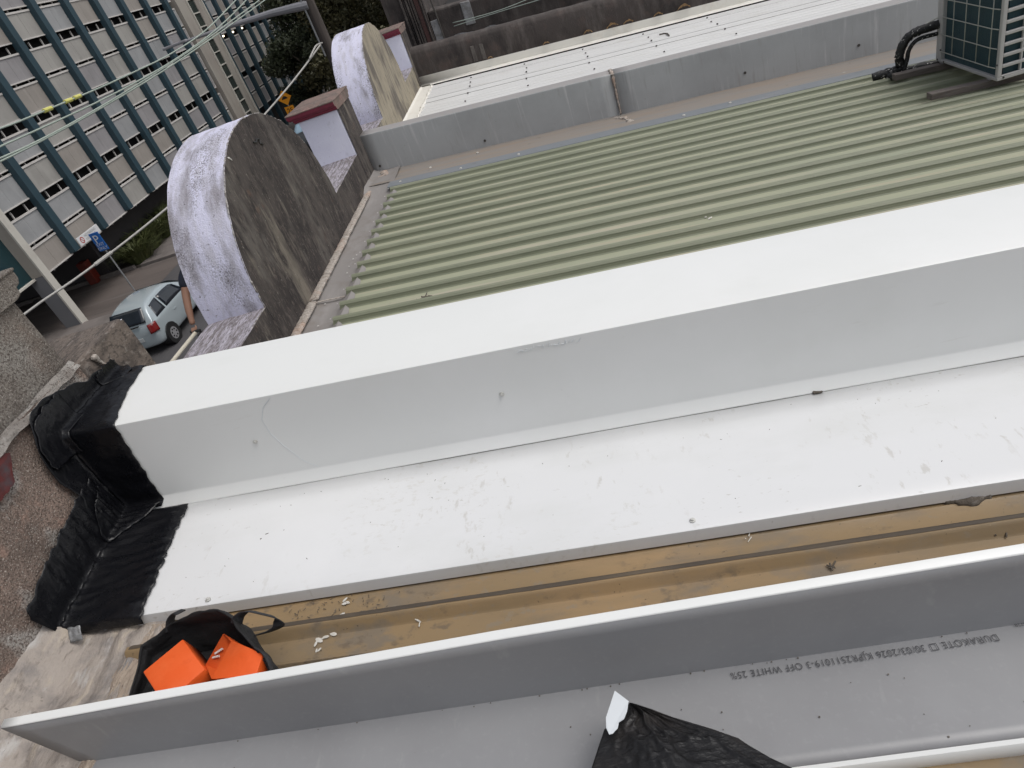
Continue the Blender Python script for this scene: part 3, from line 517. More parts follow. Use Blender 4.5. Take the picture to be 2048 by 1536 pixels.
def tree(name, label, base, h, rad, n, m, size, lo=.15, branches=7, seed=1):
    r = np.random.default_rng(seed); t = thing(name, label, 'tree', base)
    bx, by, _ = base; blobs = []; tb = B()
    tb.tube([(bx, by, 0), (bx+.2, by-.1, h*.3), (bx+.1, by+.2, h*.6), (bx, by, h*.92)], [.26, .2, .13, .04], 9)
    for i in range(branches):
        z0 = h*(lo+.05+.6*r.random()); a = 2*math.pi*r.random(); l = rad*(.6+.5*r.random())
        e = (bx+l*math.cos(a), by+l*math.sin(a), z0+h*(.12+.2*r.random()))
        mdl = (bx+.5*l*math.cos(a)+.1, by+.5*l*math.sin(a), z0+h*.05)
        tb.tube([(bx+.1, by, z0), mdl, e], [.09, .055, .02], 6)
        for q in range(3):
            blobs.append(((e[0]+r.normal()*rad*.22, e[1]+r.normal()*rad*.22, e[2]+r.normal()*h*.06), (rad*.36, rad*.36, rad*.30), 1/(branches*3+6)))
    for q in range(6):
        blobs.append(((bx+r.normal()*rad*.3, by+r.normal()*rad*.3, h*(.55+.4*r.random())), (rad*.42, rad*.42, rad*.36), 1/(branches*3+6)))
    tb.build('trunk', M['bark'], t, smooth='all')
    V, F = leaf_cloud(blobs, n, size); np_obj('crown', V, F, m, t)
    return t
tree('gum_tree', 'tall dark gum tree with bare grey branches against the car park', (-11.6, 48.5, 0), 10.5, 3.0, 20000, M['leaf_dark'], .11, .05, 12, 3)
tree('dense_tree', 'dense dark green tree low in front of the far car park wing', (-11.6, 45.0, 0), 6.2, 2.4, 24000, M['leaf_dark'], .10, .02, 11, 5)
tree('olive_tree', 'olive brown leafed tree directly behind the timber pole', (-9.0, 45.0, 0), 8.6, 3.2, 30000, M['leaf_olive'], .105, .02, 13, 8)
tree('broad_tree', 'broad brownish tree between the pole and the dark gabled wall', (-4.4, 42.0, 0), 9.2, 3.4, 32000, M['leaf_olive'], .11, .02, 13, 11)
tree('shade_tree', 'deep green tree at the far end of the street', (-7.0, 58.0, 0), 11.0, 5.0, 26000, M['leaf_dark'], .17, .02, 14, 14)
tree('street_tree', 'dark tree crown standing between the rounded parapets and the road', (-6.8, 35.0, 0), 4.6, 1.7, 14000, M['leaf_olive'], .085, .1, 9, 17)
V, F = leaf_cloud([((-30+8*i, 72+3*(i % 2), 3.5), (6, 4, 5), 1/9) for i in range(9)], 26000, .45)
tag(np_obj('woods', V, F, M['leaf_dark']), 'dark mass of trees closing off the far street', 'woods', kind='stuff')
def grass_clump(name, label, base, h, rad, n, seed):
    r = np.random.default_rng(seed); Vs = []; Fs = []
    for i in range(n):
        a = 2*math.pi*r.random(); d = rad*.5*math.sqrt(r.random()); l = h*(.6+.6*r.random()); lean = rad*(.3+.9*r.random())
        p0 = np.array([base[0]+d*math.cos(a), base[1]+d*math.sin(a), base[2]]); wv = np.array([-math.sin(a), math.cos(a), 0])*.022
        p1 = p0 + np.array([lean*.35*math.cos(a), lean*.35*math.sin(a), l*.65]); p2 = p0 + np.array([lean*math.cos(a), lean*math.sin(a), l*(.65+.3*r.random())])
        k = len(Vs); Vs += [p0-wv, p0+wv, p1+wv, p1-wv, p2+wv*.1, p2-wv*.1]; Fs += [(k, k+1, k+2, k+3), (k+3, k+2, k+4, k+5)]
    o = np_obj(name, np.array(Vs), np.array(Fs), M['leaf_grass']); return tag(o, label, 'plant', 'strappy plants in the car park bed')
for i, (x, y, h) in enumerate([(-17.2, 26.9, .95), (-17.5, 28.3, 1.1), (-17.3, 29.8, 1.15), (-17.6, 31.3, 1.2), (-17.4, 32.9, 1.15), (-17.6, 34.6, 1.1)]):
    lb = ['strappy green plant nearest the driveway, at the corner of the bed', 'strappy green plant second from the driveway in the car park bed', 'strappy green plant third from the driveway in the car park bed', 'strappy green plant fourth from the driveway, tallest in the bed', 'strappy green plant fifth from the driveway in the bed', 'strappy green plant in the bed farthest from the driveway'][i]
    grass_clump('strappy_plant', lb, (x, y, .05), h, 1.0, 420, 20+i)

# ================================================================== TERRACE: FRONT WALLS WITH ROUNDED PARAPETS
XO = -.38                                     # street side of the front wall, roof side is x = 0
def parapet(name, label, yc, mback, y0=None, y1=None):
    y0 = yc-2.05 if y0 is None else y0; y1 = yc+1.92 if y1 is None else y1
    t = thing(name, label, 'wall', (0, yc, 0), 'rounded parapet walls of the terrace')
    z0, a, bb = 5.655, .955, .85
    out = [(y0 + (yc-a-y0)*i/8, z0) for i in range(8)]
    out += [(yc - a*math.cos(math.pi*i/64), z0 + bb*math.sin(math.pi*i/64)**.98) for i in range(65)]
    out += [(yc+a + (y1-yc-a)*i/8, z0 + .03*i/8) for i in range(1, 9)]
    n = len(out); nx = 10; b = B()
    vs = []
    for i in range(nx+1):
        x = XO + (0-XO)*i/nx
        for y, z in out:
            e = .006*nv(x, y, z, 9) + .004*nv(x, y, z, 31)
            vs.append((x + (.004*nv(y, z, 3, 20) if i in (0, nx) else 0), y + e, z + e))
    arch = lambda j: 8 <= j < 72
    fs = [[], []]
    for i in range(nx):
        for j in range(n-1): fs[0 if arch(j) else 1].append((i*n+j, (i+1)*n+j, (i+1)*n+j+1, i*n+j+1))
    k = len(b.v); b.v += vs
    for q, m_ in ((0, 0), (1, 1)): b.f += [tuple(k+i for i in f) for f in fs[q]]; b.mi += [m_]*len(fs[q])
    for ix, m_ in ((nx, 2), (0, 0)):        # roof side and street side faces: strips down to the roof line
        top = [vs[ix*n+j] for j in range(n)]; x = top[0][0]
        rows = 14; base = 5.0 if ix else 3.4
        g = [(top[j][0] + (.004*nv(top[j][1], base, r_, 7) if 0 < r_ < rows else 0), top[j][1], top[j][2] + (base-top[j][2])*(r_/rows)**1.0) for r_ in range(rows+1) for j in range(n)]
        b.add(g, [(r_*n+j, r_*n+j+1, (r_+1)*n+j+1, (r_+1)*n+j) for r_ in range(rows) for j in range(n-1)], m_)
    b.build('render_coat', [M['lilac'], M['ledge_dirty'], mback], t, smooth=True)
    ew = []
    for j in range(6, 75):
        y, z = out[min(j, n-1)]; e = .006*nv(0, y, z, 9) + .004*nv(0, y, z, 31); ew.append((-.004 + .004*nv(y, z, 3, 20), y+e, z+e-.001))
    lump_tube(ew, .0042, 'worn_edge', M['worn'], t, n=6, k=60, amp=1.1, flat=1.0)
    if yc > 4 and yc < 5:
        ck = [(.004, 4.33, 6.36), (.005, 4.37, 6.352), (.004, 4.395, 6.362), (.004, 4.43, 6.352), (.004, 4.415, 6.33), (.004, 4.45, 6.315)]
        B().tube(ck, .006, 5).build('crack', M['black'], t)
        cb = B(); cb.add([(.004, 3.905, 6.395), (.004, 3.925, 6.392), (.004, 3.945, 6.372), (.004, 3.945, 6.362), (.004, 3.925, 6.374), (.004, 3.908, 6.386), (.009, 3.925, 6.381)], [(i, (i+1) % 6, 6) for i in range(6)]); cb.build('render_chip', M['tip_white'], t)
    B().box((XO, y0, 0), (-.02, y1, 5.1)).build('shop_front', M['lilac_clean'], t)
    return t
parapet('parapet_wall', 'weathered rounded parapet wall in front of the green ribbed roof', 4.36, M['arch_back'])
parapet('parapet_wall', 'rounded parapet wall with a cream patched back before the white roof', 8.70, M['arch_back_pale'])
parapet('parapet_wall', 'plain rendered front wall of the near shop behind the tape', 0.02, M['brown_render'], -2.1, 1.49)

def pillar(name, label, y0, y1, zb, zt, body_m, cap_m, top_m, x1=-.004):
    t = thing(name, label, 'pillar', (-.19, (y0+y1)/2, zb), 'pillars between the shop parapets')
    b = B(); b.box((XO-.006, y0, 3.6), (x1, y1, zt))
    b.build('shaft', [body_m], t, bevel=.006, jitter=.002)
    # moulded cap: overhangs to the street and sideways, cut flush on the roof side
    xe = x1+.016; nb = 8
    prof = [(0, 0), (.022, .004), (.030, .018), (.030, .030), (.052, .036), (.064, .052), (.066, .078)]
    vs = []; c = B()
    for o_, z in prof: vs += [(XO-.008-o_, y0-o_, zt+z), (xe, y0-o_, zt+z), (xe, y1+o_, zt+z), (XO-.008-o_, y1+o_, zt+z)]
    k = len(prof)
    for i in range(k-1):
        for j in range(4): c.add([], []) if False else c.f.append((4*i+j, 4*i+(j+1) % 4, 4*(i+1)+(j+1) % 4, 4*(i+1)+j)) or c.mi.append(1 if j == 1 else 0)
    c.v = vs; c.build('moulding', [cap_m, top_m], t, bevel=.003)
    z0 = zt+.078; a0, b0, b1 = XO-.008-.070, y0-.070, y1+.070
    c = B(); c.add([(a0, b0, z0), (xe+.006, b0, z0), (xe+.006, b1, z0), (a0, b1, z0), (a0, b0, z0+.012), (xe+.006, b0, z0+.010), (xe+.006, b1, z0+.010), (a0, b1, z0+.012),
           (a0+.10, b0+.10, z0+.026), (xe-.03, b0+.09, z0+.022), (xe-.03, b1-.09, z0+.022), (a0+.10, b1-.10, z0+.026)],
          [(0, 1, 2, 3), (0, 1, 5, 4), (1, 2, 6, 5), (2, 3, 7, 6), (3, 0, 4, 7), (4, 5, 9, 8), (5, 6, 10, 9), (6, 7, 11, 10), (7, 4, 8, 11), (8, 9, 10, 11)])
    c.build('coping', top_m, t, bevel=.005, subdiv=4, jitter=.005, jscale=25)
    return t
def back_face(t, y0, y1, z0, z1, m, x=.001):
    o = B().grid(lambda u, v: (x + .004*nv(u*3, v*5, 1, 3) + .004, y0+(y1-y0)*u, z0+(z1-z0)*v), 6, 10).build('rear_render', m, t, smooth='all')
p2 = pillar('parapet_pillar', 'white pillar with a maroon moulded cap beside the green roof', 6.28, 6.76, 5.68, 6.10, M['lilac_clean'], M['maroon'], M['cap_top'])
back_face(p2, 6.279, 6.761, 5.1, 6.098, M['arch_back'])
p3 = pillar('parapet_pillar', 'farther white pillar with maroon cap beside the white roof', 10.56, 11.06, 5.68, 6.13, M['lilac_clean'], M['maroon'], M['cap_top'])
back_face(p3, 10.559, 11.061, 5.1, 6.127, M['arch_back'])
p1 = pillar('parapet_pillar', 'bare grey rendered pillar with a stained moulded cap at the taped corner', 1.50, 2.0, 5.68, 6.49, M['old_render'], M['old_render'], M['old_render'])
# lower block on the street side of the bare pillar
bl = thing('parapet_block', 'low stained masonry block joined to the bare grey pillar', 'block', (-.19, 2.18, 5.2))
b = B(); b.box((XO+.04, 2.0, 4.2), (-.004, 2.372, 6.2)); b.build('masonry', M['block_brown'], bl, bevel=.012, subdiv=5, jitter=.004, jscale=20)
back_face(bl, 2.003, 2.37, 5.2, 6.192, M['block_brown'], -.004)
B().box((XO+.04, 2.366, 4.2), (-.01, 2.378, 6.19)).build('painted_edge', M['lilac_clean'], bl)
# rough brown render of the near shop's wall below the pillar
rw = thing('rendered_wall', 'rough brown rendered wall with a red paint remnant left of the tape', 'wall', (0, 1.2, 5.5))
def rwf(u, v):
    y = -1.2 + 3.2*u; z = 5.45 + .765*v
    return (.020 + .010*nv(y, z, 1, 3) + .005*nv(y, z, 5, 14), y, z)
B().grid(rwf, 60, 26).build('render_coat', M['brown_render'], rw, smooth='all')
rp = B().grid(lambda u, v: (.036 + .003*nv(u, v, 2, 7), 1.32 + .235*u*(1-.6*abs(v-.5)), 6.10 + .14*v + .012*nv(u*2, v, 5, 5)), 14, 12)
rp.build('red_paint_patch', M['red_paint'], rw, smooth='all')
def mfl(u, v):
    y = 1.30 + .70*u; k = v
    return (.008 + .030*k + .008*nv(y, k, 1, 20), y, 6.232 - .030*k - .02*(1-u) + .012*nv(y, k, 4, 9))
B().grid(mfl, 50, 6).build('mortar_fillet', M['mortar_dull'], rw, smooth='all')
lump_tube([(.012, 2.10, 6.185), (.012, 2.12, 6.13), (.012, 2.17, 6.06)], .013, 'mortar_smear', M['mortar'], bl, amp=.9)

# ================================================================== ROOF SHEETS
def ribs(y0, n, pitch, h, bw=.036, tw=.017, mid=True):
    """pan and rib profile for n ribs, first crest at y0"""
    pr = []
    for i in range(n):
        c = y0 + pitch*i
        if mid:      # wide pan, hollow near face, crease, tilted crest, steep far face
            pr += [(c-.160, 0), (c-.064, 0), (c-.055, .0022), (c-.0485, .010), (c-.0450, .0215), (c-.0405, .0150), (c-.0340, .0170), (c-.0325, .0260), (c-.0220, .0365), (c-.012, .0390), (c-.002, .0390), (c+.006, .0345), (c+.022, .0005)]
        else:
            pr += [(c-pitch/2, 0), (c-bw, 0), (c-tw-.002, h*.94), (c-tw+.003, h), (c+tw-.003, h), (c+tw+.002, h*.94), (c+bw, 0)]
    pr.append((y0+pitch*(n-1)+.0366, 0)); return pr
def roof(name, label, y_first, nribs, pitch, h, z0, x0, x1, m, per=4, mid=True, **kw):
    t = thing(name, label, 'roof', (x0, y_first, z0))
    i = 0
    while i < nribs:
        k = min(per, nribs-i)
        pr = ribs(y_first+pitch*i, k, pitch, h, mid=mid, **kw)
        o = B().strip_x([(y, z0 + z + .0008*(i//per % 2)) for y, z in pr], x0, x1, nx=24).build('roof_sheet', m, t, smooth=not mid)
        if mid:                              # dust lies in the pans, the ribs stay cleaner
            for p_ in o.data.polygons:
                y_ = p_.center.y + ORG[t].y; z_ = p_.center.z + ORG[t].z - S*(p_.center.x + ORG[t].x) - z0
                p_.material_index = 1 if z_ > .006 else 0
        i += k
    return t
GP = .1966
gr = roof('green_roof', 'pale green ribbed metal roof between the two metal clad party walls', 3.578-GP*7, 20, GP, .030, 5.383, .262, 9.5, [M['green_roof'], M['green_rib']])
tg = B()
tips = B(); DOTS = [(.188, 4.608), (.174, 4.545), (.169, 4.42), (.177, 4.31), (.115, 3.878), (.225, 4.05), (.141, 3.583)]
for i in range(20):                          # grey dressed-up tongues of the gutter flashing between the rib ends
    c = 3.578-GP*7 + GP*i; e = .006*nv(c, 0, 0, 9); lf = .004
    ya, yb = c+.030, c+GP-.036
    P_ = [(.236, ya-.012, -.010), (.238, yb+.020, -.006), (.300+e, yb+.002, lf+.018), (.326+e, yb-.030, lf+.006), (.330-e, yb-.075, lf), (.318+e, ya+.020, lf), (.285, ya+.001, lf+.008)]
    tg.add([(x, y, 5.383 + z + S*x) for x, y, z in P_], [tuple(range(7))])
    tips.add([(.243+dx*.006+.003*nv(c, dx, 0, 9), c-.008+dy*.007, 5.383+.031+S*.243+dz*.004) for dx, dy, dz in ((-1, 0, 0), (0, -1, 0), (1, 0, 0), (0, 1, 0), (0, 0, 1), (0, 0, -1))], [(0, 1, 4), (1, 2, 4), (2, 3, 4), (3, 0, 4), (1, 0, 5), (2, 1, 5), (3, 2, 5), (0, 3, 5)])
for (x, y) in DOTS: tips.add([(x+.007*math.cos(k*1.05), y+.006*math.sin(k*1.05), 5.3785+S*x) for k in range(6)]+[(x, y, 5.384+S*x)], [(k, (k+1) % 6, 6) for k in range(6)])
tag(tips.build('sealant_tips', M['tip_white'], gr), kind='stuff')
tag(tg.build('turned_edges', M['gutter'], gr), kind='stuff')
gf = B().grid(lambda u, v: (.0 + .272*u, 2.12 + 4.45*v, 5.3725 + S*.272*u + (.02*(1-u/.12) if u < .12 else 0) - .006*math.sin(math.pi*min(1, max(0, (u-.12)/.88))) + .047*min(1, max(0, (2.12+4.45*v-5.90)/.17))), 16, 90)
gf.build('gutter_flashing', M['gutter'], gr, smooth=True)
B().box((.02, 3.905, 5.386), (.25, 3.92, 5.3885), S).build('flashing_joint', M['mortar'], gr)
for (ya, yb) in ((3.28, 3.90), (3.93, 4.30), (4.32, 5.02), (5.03, 6.36)):
    lump_tube([(.028 + .006*nv(y_, 0, 0, 3), y_, 5.392) for y_ in np.linspace(ya, yb, 8)], .034, 'mortar_fillet', M['mortar'], gr, amp=.07, k=40, flat=.40)
# debris on the green roof
def litter(name, label, pts, m, seed=1, spread=.02, n=4, size=.008, kind=None, blob=False):
    r = np.random.default_rng(seed); b = B()
    for (x, y, z) in pts:
        for k in range(n):
            q = r.normal(size=3)*spread; a = r.normal(size=3); a /= np.linalg.norm(a); a[2] *= .3
            c = Vector((x+q[0], y+q[1], z + S*q[0] + abs(q[2])*.2 + size*.5)); l = size*(1+2*r.random())
            if blob:
                ln = Vector((a[0], a[1], 0))*l; sd = Vector((-a[1], a[0], 0))*l*.45; kk = 9
                ring = [c + ln*math.cos(6.283*j/kk)*(1+.3*nv(j, k, x, 1)) + sd*math.sin(6.283*j/kk) - Vector((0, 0, size*.45 + S*0)) for j in range(kk)]
                b.add([tuple(q_) for q_ in ring] + [tuple(c - Vector((0, 0, size*.25)))], [(j, (j+1) % kk, kk) for j in range(kk)])
            else: b.tube([c-Vector(a)*l, c+Vector(a)*l], [size*.5, size*.3], 5)
    o = b.build(name, m); return tag(o, label, 'debris', kind=kind)
litter('dirt_clump', 'small clump of dirt lying on the green roof near its lower edge', [(.814, 3.641, 5.318)], M['debris'], 2, .02, 9, .010)
litter('pale_scrap', 'pale scrap of sealant lying on the middle of the green roof', [(2.59, 3.94, 5.176)], M['debris_pale'], 3, .012, 3, .010, blob=True)
litter('roof_nail', 'short pale screw lying on the green roof at the far side', [(4.267, 4.387, 5.037)], M['debris_pale'], 4, .004, 2, .013)
litter('pale_chip', 'tiny pale chip near the far screw on the green roof', [(4.01, 3.966, 5.058)], M['debris_pale'], 5, .008, 2, .006)

# white roof beyond the second party wall
wr = roof('white_roof', 'white ribbed roof beyond the grey metal clad party wall', 6.92, 26, .141, .007, 5.383, .19, 9.5, M['white_roof'], per=6, mid=False, bw=.03, tw=.018)
B().grid(lambda u, v: (.0 + .20*u, 6.77 + 3.95*v, 5.376 + S*.2*u + (.02*(1-u/.1) if u < .1 else 0)), 10, 20).build('gutter_flashing', M['cream_gutter'], wr, smooth=True)
B().box((.2, 9.600, 5.389), (9.5, 9.608, 5.3935), S).build('lap_joint', M['patch_grey'], wr)
sb = B()
for x in (.79, 1.58, 2.40, 3.25, 4.1):
    for y in (7.2, 7.75, 8.3, 8.85, 9.3, 9.72, 9.98, 10.3): sb.disc((x + .03*nv(x, y, 0, 3), y, 5.398 + S*x), (0, 0, 1), .011, .012, 8)
tag(sb.build('roof_screws', M['dark_screw'], wr), kind='stuff')
lump_tube([(.19, y_, 5.375) for y_ in np.linspace(8.6, 10.5, 10)], .018, 'sealant_line', M['cream_gutter'], wr, amp=1.2, k=14)
tag(B().tube([(3.40, 9.95, 5.125), (3.46, 9.93, 5.122), (3.49, 9.86, 5.120), (3.485, 9.72, 5.118)], .010, 5).build('bent_wire', M['debris']), 'short bent wire lying across the white roof', 'wire')

# near tan roof with one standing rib showing
ZT = 5.648                                    # pan level of the tan roof
tr = thing('tan_roof', 'dirty tan ribbed metal roof of the near shop', 'roof', (.33, 1.0, 5.6))
for k, c in enumerate((1.147, .447, -.253, -.953)):
    pr = [(c+.10+.55, ZT)] if k else [(1.76, ZT)]
    pr += [(c+.105, ZT), (c+.098, ZT+.0025), (c+.092, ZT), (c+.034, ZT+.001), (c+.026, ZT+.006), (c+.016, ZT+.027), (c+.010, ZT+.033), (c-.004, ZT+.0335), (c-.011, ZT+.028), (c-.020, ZT+.006), (c-.026, ZT+.001), (c-.085, ZT), (c-.091, ZT+.0025), (c-.097, ZT), (c-.2, ZT)]
    B().strip_x(pr, .30, 8.5, nx=30).build('roof_sheet', M['tan_roof'], tr, smooth=True)
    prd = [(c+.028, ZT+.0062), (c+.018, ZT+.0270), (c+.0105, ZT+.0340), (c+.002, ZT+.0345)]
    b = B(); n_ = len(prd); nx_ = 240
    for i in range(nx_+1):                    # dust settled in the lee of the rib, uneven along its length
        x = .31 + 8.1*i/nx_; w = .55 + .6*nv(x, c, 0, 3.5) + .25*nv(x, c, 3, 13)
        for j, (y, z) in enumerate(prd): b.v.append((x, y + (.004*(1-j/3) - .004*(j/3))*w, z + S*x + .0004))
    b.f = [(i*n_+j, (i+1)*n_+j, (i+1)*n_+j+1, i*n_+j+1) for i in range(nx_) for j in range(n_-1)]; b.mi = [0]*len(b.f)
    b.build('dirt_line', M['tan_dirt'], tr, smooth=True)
def smf(u, v):
    x = .0 + .40*u; y = -.3 + 1.62*v
    z = ZT - .004 + S*x + .125*max(0, 1-u/.33)**1.6
    rid = abs(math.sin((x*1.0 + .05*nv(x, y, 1, 4))*55 + 3*nv(x, y, 2, 3)))
    z += .010*rid*max(0, 1-abs(u-.62)/.34) + .010*nv(x, y, 0, 12) + .012*nv(x, y, 3, 5) + .004*nv(x, y, 7, 40)
    if u > .9: z -= .03*(u-.9)/.1
    return (x, y, z + .012)
B().grid(smf, 60, 150).build('sealant_smear', M['smear'], tr, smooth='all')
def smear2(u, v):
    y = .60 + .64*v; w = .055 + .035*nv(y, 1, 0, 7) + .02*nv(y, 2, 0, 19); x = .335 + .05*nv(y, 5, 0, 4) + w*2*(u-.5)
    e = math.sin(math.pi*u)**.6
    return (x, y, ZT + S*x + .001 + e*(.010 + .006*abs(math.sin(x*190 + 5*nv(x, y, 1, 9))) + .006*nv(x, y, 4, 22)))
B().grid(smear2, 24, 120).build('sealant_ridge', M['mortar_tan'], tr, smooth='all')
litter('bird_droppings', 'white droppings spattered on the tan roof beside the bag', [(.905, 1.105, 5.578), (.942, 1.172, 5.575), (.91, 1.085, 5.577), (.953, 1.224, 5.574), (.93, 1.118, 5.577)], M['debris_pale'], 8, .006, 3, .0052, kind='stuff', blob=True)
litter('pale_twig', 'thin pale twig standing on the tan roof behind the tray', [(1.186, 1.127, 5.556)], M['debris_pale'], 13, .005, 3, .004)
litter('dark_grit', 'dark grit scattered on the tan roof near the apron edge', [(.80+.03*i, 1.215-.006*(i % 3), 5.585-.0025*i) for i in range(10)], M['debris'], 9, .018, 6, .0022)
litter('dead_insect', 'tiny dead insect on the tan roof right of the middle', [(2.283, 1.107, 5.467)], M['debris'], 10, .004, 4, .005)
litter('dry_leaf', 'dry crumpled leaf on the tan roof near the right edge', [(2.693, 1.134, 5.432)], M['debris'], 11, .008, 12, .006)
litter('pale_curl', 'pale curl of swarf below the apron edge', [(2.117, 1.235, 5.478)], M['debris_pale'], 12, .010, 4, .0035)
lump_tube([(2.62, 1.262, 5.437), (2.68, 1.250, 5.432), (2.74, 1.260, 5.427)], .016, 'mud_clump', M['debris'], None, amp=.7, k=40)
tag(bpy.data.objects['mud_clump'], 'dark mud clump tucked under the apron lip', 'mud')

# ================================================================== NEAR PARTY WALL WITH WHITE METAL CLADDING
pw = thing('party_wall', 'near party wall clad in clean white sheet metal', 'wall', (0, 1.92, 5.5))
B().box((.0, 1.745, 4.9), (8.5, 2.10, 6.075), S).build('brick_core', M['brown_render'], pw)
XE = 8.5
cap = [(2.112, 5.88), (2.113, 6.0870), (2.1105, 6.0905), (1.7375, 6.0905), (1.7345, 6.0885), (1.7335, 6.085), (1.7325, 5.765), (1.7310, 5.7605), (1.7290, 5.7575), (1.7035, 5.7285), (1.7010, 5.7262)]
B().strip_x(cap, .03, XE, nx=60).build('capping', M['white_metal'], pw, smooth=True, solid=.0012)
apr = [(1.70, 5.7255), (1.60, 5.7195), (1.45, 5.7105), (1.30, 5.7005), (1.258, 5.6985), (1.2545, 5.6965), (1.2535, 5.692), (1.2505, 5.656), (1.256, 5.653)]
def aprf(prof):
    b = B(); n = len(prof); nx = 90
    for i in range(nx+1):
        x = .03 + (XE-.03)*i/nx
        for j, (y, z) in enumerate(prof):
            wv = .0022*nv(x*1.3, y*3, 2, 1.5)*(1 if j < 4 else .6); b.v.append((x, y + .002*nv(x, 0, 4, 1.2), z + S*x + wv))
    b.f = [(i*n+j, (i+1)*n+j, (i+1)*n+j+1, i*n+j+1) for i in range(nx) for j in range(n-1)]; b.mi = [0]*len(b.f); return b
aprf(apr).build('apron_flashing', M['white_metal_b'], pw, smooth=True, solid=.0012)
def screw(t, p, ax):
    a = Vector(ax); b = B(); b.disc(Vector(p)+a*.0015, a, .0085, .003, 16); b.disc(Vector(p)+a*.005, a, .0052, .005, 6); b.build('screw', M['screw'], t, bevel=.0006)
for p, ax in [((1.506, 1.7325, 5.802), (0, -1, 0)), ((.647, 1.7325, 5.867), (0, -1, 0)), ((3.4, 1.7325, 5.66), (0, -1, 0)), ((1.98, 1.284, 5.539), (0, .06, 1)), ((.526, 1.272, 5.657), (0, .06, 1)), ((3.5, 1.284, 5.415), (0, .06, 1))]: screw(pw, p, ax)
lump_tube([(2.45, 1.70, 5.53), (2.48, 1.697, 5.527)], .006, 'sealant_dab', M['debris'], pw, amp=.6)
gt = random.Random(5); b = B()
for i in range(46):                        # grit and swarf on the cladding
    x = .4 + 3.2*gt.random()**1.3; y = 1.29 + .38*gt.random(); z = 5.699 + (y-1.30)*.063 + S*x + .002
    l = .0012 + .003*gt.random()**3; a = 6.28*gt.random()
    b.tube([(x, y, z), (x+l*2*math.cos(a), y+l*2*math.sin(a), z - .16*l)], [.0011, .0007], 4)
for (x, y, l) in [(.648, 1.496, .010), (.635, 1.478, .004), (.71, 1.50, .003), (.70, 1.52, .004)]: b.tube([(x, y, 5.713+S*x), (x+l, y+.003, 5.713+S*x)], [.002, .0012], 5)
tag(b.build('swarf', M['debris'], pw), kind='stuff')
b = B()                                   # scuffed edge of the capping and a faint scratch curve
for i in range(26):
    t_ = i/26; x = 1.60 + .20*t_; b.tube([(x, 1.7328-.0008, 6.078 + S*x - .014*gt.random()), (x+.014*gt.random(), 1.7328-.0008, 6.082 + S*x - .016*gt.random())], .0009, 4)
b.build('scuff_mark', M['offcut'], pw)
sp_ = [(.788, 6.017), (.746, 5.988), (.716, 5.943), (.714, 5.885), (.729, 5.825), (.75, 5.771), (.765, 5.735), (.80, 5.700)]
B().tube([(x, 1.7322, z - .0) for x, z in sp_], .0009, 4).build('scratch', M['offcut'], pw)

# ================================================================== BLACK FLASHING TAPE
def polyline(pts, n):
    P = [Vector(p) for p in pts]; L = [0]
    for i in range(len(P)-1): L.append(L[-1] + (P[i+1]-P[i]).length)
    out = []
    for k in range(n+1):
        d = L[-1]*k/n; i = max(j for j in range(len(P)-1) if L[j] <= d + 1e-9); f = (d-L[i])/(L[i+1]-L[i])
        out.append((P[i].lerp(P[i+1], f), d/L[-1]))
    return out
def tape(name, label, path, normals, edge, flange, lift, n=70, m=44, rag=.010, seed=0, fr=.030, wr_=.0055, wall=.040):
    """sheet following a profile (y,z) and turning up the wall x=0 through a rounded corner; edge(s) is its free side"""
    P = polyline([(0, y, z) for y, z in path], n); b = B()
    def nrm(s):
        k = s*(len(normals)-1); i = min(int(k), len(normals)-2); a = Vector((0, *normals[i])).lerp(Vector((0, *normals[i+1])), k-i); return a.normalized()
    vs = []
    for i, (p, s) in enumerate(P):
        nn = nrm(s); e = edge(s) + rag*(nv(s*9, seed, 1, 2) + .5*nv(s*40, seed, 2, 1)); fl = flange(s) + .014*nv(s*6, seed, 3, 2) + .005*nv(s*30, seed, 6, 1)
        for j in range(m+1):
            q = -fl + (e+fl)*j/m
            if q < -fr: x, h = 0, -q
            elif q < fr: a = (q+fr)/(2*fr)*math.pi/2; x, h = fr*(1-math.cos(a)), fr*(1-math.sin(a))
            else: x, h = q, 0
            w = wr_*(nv(x*1.5+s, h, s*2+seed, 8) + .5*(1-2*abs(nv(x*1.3+seed+s, h*1.2, s*2.6, 13)))) + .0012*nv(x, s*2, h, 60)
            edge_f = min(1, (m-j)/3, i/2+.3, (n-i)/2+.3)
            x2 = wall + x + (w+lift if q < 0 else 0); h2 = h + (lift + (w+wr_*.6)*edge_f if q >= 0 else 0)
            v = p + nn*h2; vs.append((x2, v.y, v.z + S*x2))
    b.v = vs; b.f = [(i*(m+1)+j, (i+1)*(m+1)+j, (i+1)*(m+1)+j+1, i*(m+1)+j+1) for i in range(n) for j in range(m)]; b.mi = [0]*len(b.f)
    return tag(b.build(name, M['tape'], smooth='all', solid=.0008), label, 'tape', 'black flashing tape pieces at the corner')
lerp = lambda a, b_, t: a+(b_-a)*t
def pw_(s, ks): return float(np.interp(s, [k for k, _ in ks], [v for _, v in ks]))
wp = [(2.118, 5.99), (2.118, 6.092), (2.112, 6.0935), (1.737, 6.0935), (1.7285, 6.085), (1.7285, 5.752), (1.706, 5.736)]
Ltot = .103+.006+.375+.012+.333+.028
